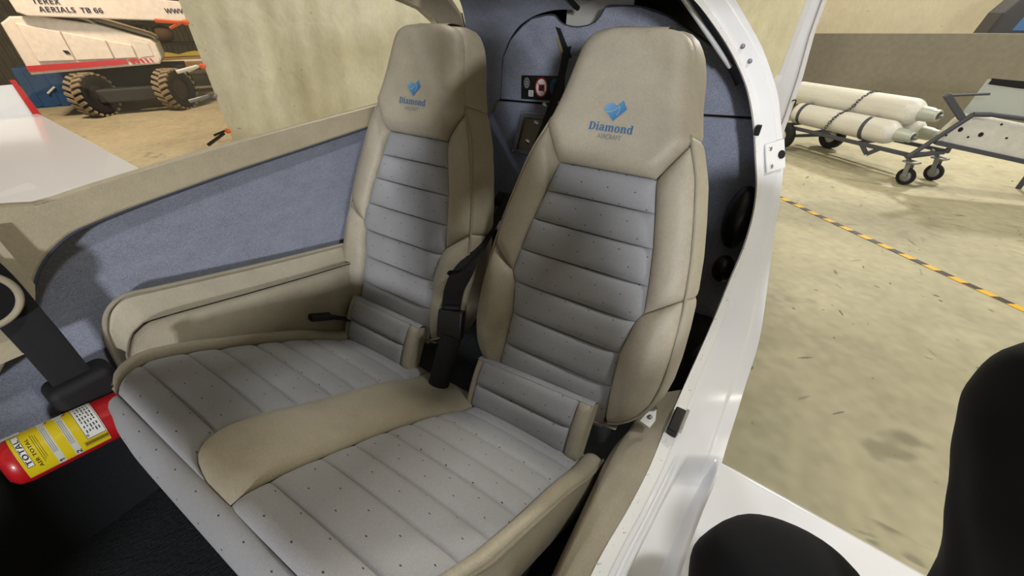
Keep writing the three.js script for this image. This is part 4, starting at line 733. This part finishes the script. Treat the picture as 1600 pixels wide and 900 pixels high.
{
  const t = thing('cylinder_cart', 'low grey steel cart on casters carrying the white gas cylinders', 'cart', onCart(0.9, 0, 0.25));
  for (const w of [-0.06, 0.56]) part('side_rail', bar(onCart(0.0, 0.35, w), onCart(1.85, 0.31, w), 0.045, 0.045), M.frameGrey, t);
  for (const l of [0.05, 0.7, 1.3, 1.8]) part('cross_rail', bar(onCart(l, 0.33, -0.06), onCart(l, 0.33, 0.56), 0.04, 0.04), M.frameGrey, t);
  part('draw_bar', [bar(onCart(0.05, 0.36, -0.06), onCart(-0.18, 0.43, 0.1), 0.04, 0.04), bar(onCart(-0.18, 0.43, 0.1), onCart(-0.24, 0.72, 0.16), 0.04, 0.04)], M.frameGrey, t);
  part('gusset', [bar(onCart(0.62, 0.34, -0.07), onCart(0.5, 0.24, -0.07), 0.02, 0.05), bar(onCart(0.38, 0.34, -0.07), onCart(0.5, 0.24, -0.07), 0.02, 0.05)], M.frameGrey, t);
  for (const w of [0.0, 0.5]) {
    const f = part('caster_fork', [bar(onCart(0.09, 0.27, w), onCart(-0.05, 0.27, w), 0.12, 0.02), bar(onCart(0.03, 0.27, w - 0.035), onCart(0.0, 0.1, w - 0.035), 0.05, 0.01, W), bar(onCart(0.03, 0.27, w + 0.035), onCart(0.0, 0.1, w + 0.035), 0.05, 0.01, W), bar(onCart(0.15, 0.34, w), onCart(0.03, 0.27, w), 0.03, 0.03)], M.dullSteel, t);
    const c = onCart(0, 0.1, w);
    const wh = part('caster_wheel', lathe([[0.07, 0], [0.092, 0.004], [0.1, 0.014], [0.1, 0.036], [0.092, 0.046], [0.07, 0.05]], c.clone().addScaledVector(W, -0.025), c.clone().addScaledVector(W, 0.025), 28), M.rubber, f);
    part('caster_hub', lathe([[0, 0.0], [0.03, 0], [0.072, 0.014], [0.072, 0.036], [0.03, 0.05], [0, 0.05]], c.clone().addScaledVector(W, -0.025), c.clone().addScaledVector(W, 0.025), 20), M.dullSteel, wh);
  }
  for (const [l, w, R] of [[1.72, -0.13, 0.19], [1.5, 0.62, 0.19]]) {
    const c = onCart(l, R, w);
    const wh = part('wheel', lathe([[0.1, 0], [0.15, -0.01], [R - 0.02, 0.0], [R, 0.025], [R, 0.085], [R - 0.02, 0.11], [0.15, 0.12], [0.1, 0.11]], c.clone().addScaledVector(W, -0.055), c.clone().addScaledVector(W, 0.055), 36), M.rubber, t);
    part('hub', lathe([[0, 0.0], [0.04, -0.005], [0.05, 0.015], [0.11, 0.02], [0.11, 0.09], [0, 0.09]], c.clone().addScaledVector(W, -0.055), c.clone().addScaledVector(W, 0.055), 24), M.cream, wh);
  }
  part('axle', bar(onCart(1.65, 0.2, -0.13), onCart(1.5, 0.2, 0.62), 0.04, 0.04), M.frameGrey, t);
  const cyl = (label, l0, l1, y, w, R) => {
    const a = onCart(l1, y, w), b = onCart(l0, y + 0.012, w), L = a.distanceTo(b), c = thing('gas_cylinder', label, 'gas cylinder', a.clone().add(V(0, -R, 0)), 'gas cylinders on the cart');
    part('bottle', lathe([[0, 0], [R * 0.8, 0.0], [R, 0.03], [R, L - R * 1.0], [R * 0.97, L - R * 0.75], [R * 0.87, L - R * 0.5], [R * 0.68, L - R * 0.25], [R * 0.45, L - R * 0.08], [R * 0.3, L], [0, L]], a, b, 40), M.cream, c);
    const d = b.clone().sub(a).normalize(), cp = b.clone().addScaledVector(d, -0.04);
    part('valve_guard', lathe([[R * 0.5, 0], [R * 0.56, 0.02], [R * 0.52, 0.12], [R * 0.44, 0.15], [R * 0.46, 0.18], [R * 0.4, 0.2], [R * 0.3, 0.2], [R * 0.3, 0.02]], cp, cp.clone().add(d), 20), mat({ color: 0xb9bfb4, roughness: 0.5, metalness: 0.3 }), c);
    part('valve', [rod(b, b.clone().addScaledVector(d, 0.2), 0.02), rod(b.clone().addScaledVector(d, 0.12).addScaledVector(W, -0.05), b.clone().addScaledVector(d, 0.12).addScaledVector(W, 0.06), 0.015)], M.dullSteel, c);
    return c;
  };
  const c1 = cyl('front white gas cylinder lying low on the cart, with two dark bands', 0.33, 1.78, 0.5, 0.06, 0.14);
  for (const l of [0.68, 1.62]) { const p = onCart(l, 0.503, 0.06); part('dark_band', lathe([[0.138, -0.001], [0.146, 0], [0.146, 0.045], [0.138, 0.046]], p, p.clone().add(U), 36), M.frameGrey, c1); }
  cyl('upper white gas cylinder resting behind and above the front one', 0.3, 2.05, 0.735, 0.25, 0.152);
  cyl('rear white gas cylinder mostly hidden behind the other two', 0.3, 1.78, 0.5, 0.45, 0.14);
  const ch = thing('chain', 'steel chain laid over the gas cylinders', 'chain', onCart(1.0, 0.36, -0.07));
  const cc = new THREE.CatmullRomCurve3([onCart(1.15, 0.38, -0.1), onCart(1.12, 0.5, -0.1), onCart(1.08, 0.61, -0.045), onCart(1.05, 0.675, 0.075), onCart(1.0, 0.79, 0.1), onCart(0.95, 0.9, 0.21), onCart(0.92, 0.89, 0.32)]);
  for (let i = 0; i < 26; i++) { const p = cc.getPointAt(i / 25), d = cc.getTangentAt(i / 25); const g = new THREE.TorusGeometry(0.016, 0.0045, 6, 12).scale(1.5, 1, 1).rotateX(i % 2 ? Math.PI / 2 : 0); g.applyQuaternion(new THREE.Quaternion().setFromUnitVectors(V(1, 0, 0), d)); part('link', g.translate(p.x, p.y, p.z), M.frameGrey, ch); }
}
{
  const T = upright([2.2, -6.6], [1, -0.15]), put = (g) => g.applyMatrix4(T);
  const nz = new THREE.Vector3().setFromMatrixColumn(T, 2), away = nz.z > 0 ? -1 : 1;
  const ex = (pts, d, at, bv = 0.01) => put(extrude(shapeOf(pts, false), d, bv).translate(0, 0, away > 0 ? at : -d - at));
  const t = thing('cowling_shell', 'white fibreglass shell with dark holes and a clear windscreen on a grey steel stand', 'shell', V(2.3, 0, -7.0));
  part('shell', ex([[-0.57, 0.5], [-0.55, 0.66], [-0.5, 0.78], [-0.44, 0.835], [-0.2, 0.81], [0.3, 0.74], [1.4, 0.7], [1.4, 0.26], [0.3, 0.38], [0.0, 0.43]], 0.2, 0, 0.03), M.cream, t);
  for (const [x, y] of [[-0.46, 0.69], [-0.27, 0.655], [-0.16, 0.77], [-0.55, 0.62], [-0.05, 0.64], [-0.36, 0.62]]) part('hole', put(new THREE.CylinderGeometry(0.02, 0.02, 0.008, 16).rotateX(Math.PI / 2).scale(x < -0.25 && y > 0.65 || x === -0.27 ? 1 : 0.5, x === -0.46 || x === -0.27 ? 1.2 : 0.5, 1).translate(x, y, -away * 0.003)), M.black, t);
  part('bottom_rail', put(box(-0.62, 1.5, -0.02, 0.025, -0.02, 0.02, 0.005).rotateZ(-0.145).translate(0, 0.45, -away * 0.01)), M.frameGrey, t);
  part('front_tube', [rod(V(-0.78, 0.36, 0.02).applyMatrix4(T), V(-0.44, 0.85, 0.02).applyMatrix4(T), 0.025), rod(V(-0.44, 0.85, 0.02).applyMatrix4(T), V(-0.3, 0.86, 0.02).applyMatrix4(T), 0.025), rod(V(-0.3, 0.86, 0.02).applyMatrix4(T), V(1.4, 0.74, 0.02).applyMatrix4(T), 0.022)], M.frameGrey, t);
  part('hinge_arm', bar(V(-0.74, 1.02, 0).applyMatrix4(T), V(-0.5, 0.8, 0).applyMatrix4(T), 0.06, 0.06), M.frameGrey, t);
  part('stay_rod', rod(V(-0.72, 1.015, 0).applyMatrix4(T), V(-0.4, 1.05, 0).applyMatrix4(T), 0.012), M.frameGrey, t);
  part('windscreen', ex([[-0.5, 0.84], [-0.46, 1.18], [-0.19, 1.155], [1.2, 1.08], [1.2, 0.75]], 0.02, 0.05, 0.003), mat({ color: 0xe8ece8, roughness: 0.12, transmission: 0.55, thickness: 0 }), t);
  part('windscreen_strip', ex([[-0.43, 1.19], [-0.44, 1.135], [-0.2, 1.11], [1.2, 1.03], [1.2, 1.1]], 0.026, 0.045, 0.003), M.black, t);
  for (const [x, z] of [[0.6, 0.05], [1.35, 0.05], [0.6, 0.5], [1.35, 0.5]]) part('stand_leg', put(box(x - 0.02, x + 0.02, 0, 0.42, z * away - 0.02, z * away + 0.02, 0.004)), M.frameGrey, t);
}
{
  const t = thing('tail_fin', 'white airplane fin standing upright left of the gas cylinders', 'fin', V(0.0, 0, -4.7));
  part('fin_skin', extrude(shapeOf([[-0.2, 0.0], [0.1, 0.0], [0.085, 0.95], [0.075, 1.3], [0.045, 1.62], [0.05, 2.6], [-0.1, 2.6], [-0.105, 1.83], [-0.12, 1.3], [-0.2, 1.1]]), 0.5, 0.05).translate(0, 0, -5.1), M.white, t);
  part('fin_edge', extrude(shapeOf([[0.045, 0.5], [0.085, 0.95], [0.075, 1.3], [0.035, 1.62], [0.03, 2.6], [0.012, 2.6], [0.015, 1.6], [0.04, 1.3], [0.05, 1.0]]), 0.03, 0.005).translate(0, 0, -4.595), M.white, t);
  part('hook', tube([V(0.06, 1.11, -4.56), V(0.085, 1.12, -4.55), V(0.09, 1.07, -4.55)], 0.005, 16), M.black, t);
  part('latch', tube([V(-0.09, 0.99, -4.56), V(-0.05, 1.0, -4.55), V(-0.05, 0.95, -4.55), V(-0.03, 0.94, -4.55)], 0.006, 16), M.black, t);
  part('foot', box(-0.3, 0.2, 0, 0.05, -5.2, -4.5, 0.01), M.frameGrey, t);
}
{
  const t = thing('partition_board', 'long brown-grey partition board standing behind the gas cylinders', 'partition', V(3.0, 0, -10.5));
  part('panel', extrude(shapeOf([[-0.3, 0], [7.5, 0], [7.5, 1.53], [2.2, 1.475], [-0.3, 1.425]]), 0.06, 0.008).translate(0, 0, -10.56), M.board, t);
  for (const x of [0.6, 3.2, 5.8]) part('foot', box(x, x + 0.1, 0, 0.06, -10.95, -10.1, 0.01), M.frameGrey, t);
  const b = thing('covered_boat', 'dark grey rounded cover with a blue window behind the partition board', 'cover', V(3.0, 0, -11.6));
  part('cover', extrude(shapeOf([[2.5, 0], [2.5, 1.42], [2.56, 1.75], [2.68, 1.96], [2.9, 2.05], [4.2, 2.1], [4.4, 0]]), 0.9, 0.06).translate(0.12, 0, -12.2), mat({ color: 0x4b4a4c, roughness: 0.7 }), b);
  part('window', extrude(shapeOf([[2.86, 1.5], [2.95, 1.86], [3.9, 1.9], [3.9, 1.5]]), 0.03, 0.008).translate(0.04, 0, -11.32), mat({ color: 0x5d82b4, roughness: 0.15 }), b);
}
renderer.render(scene, camera);
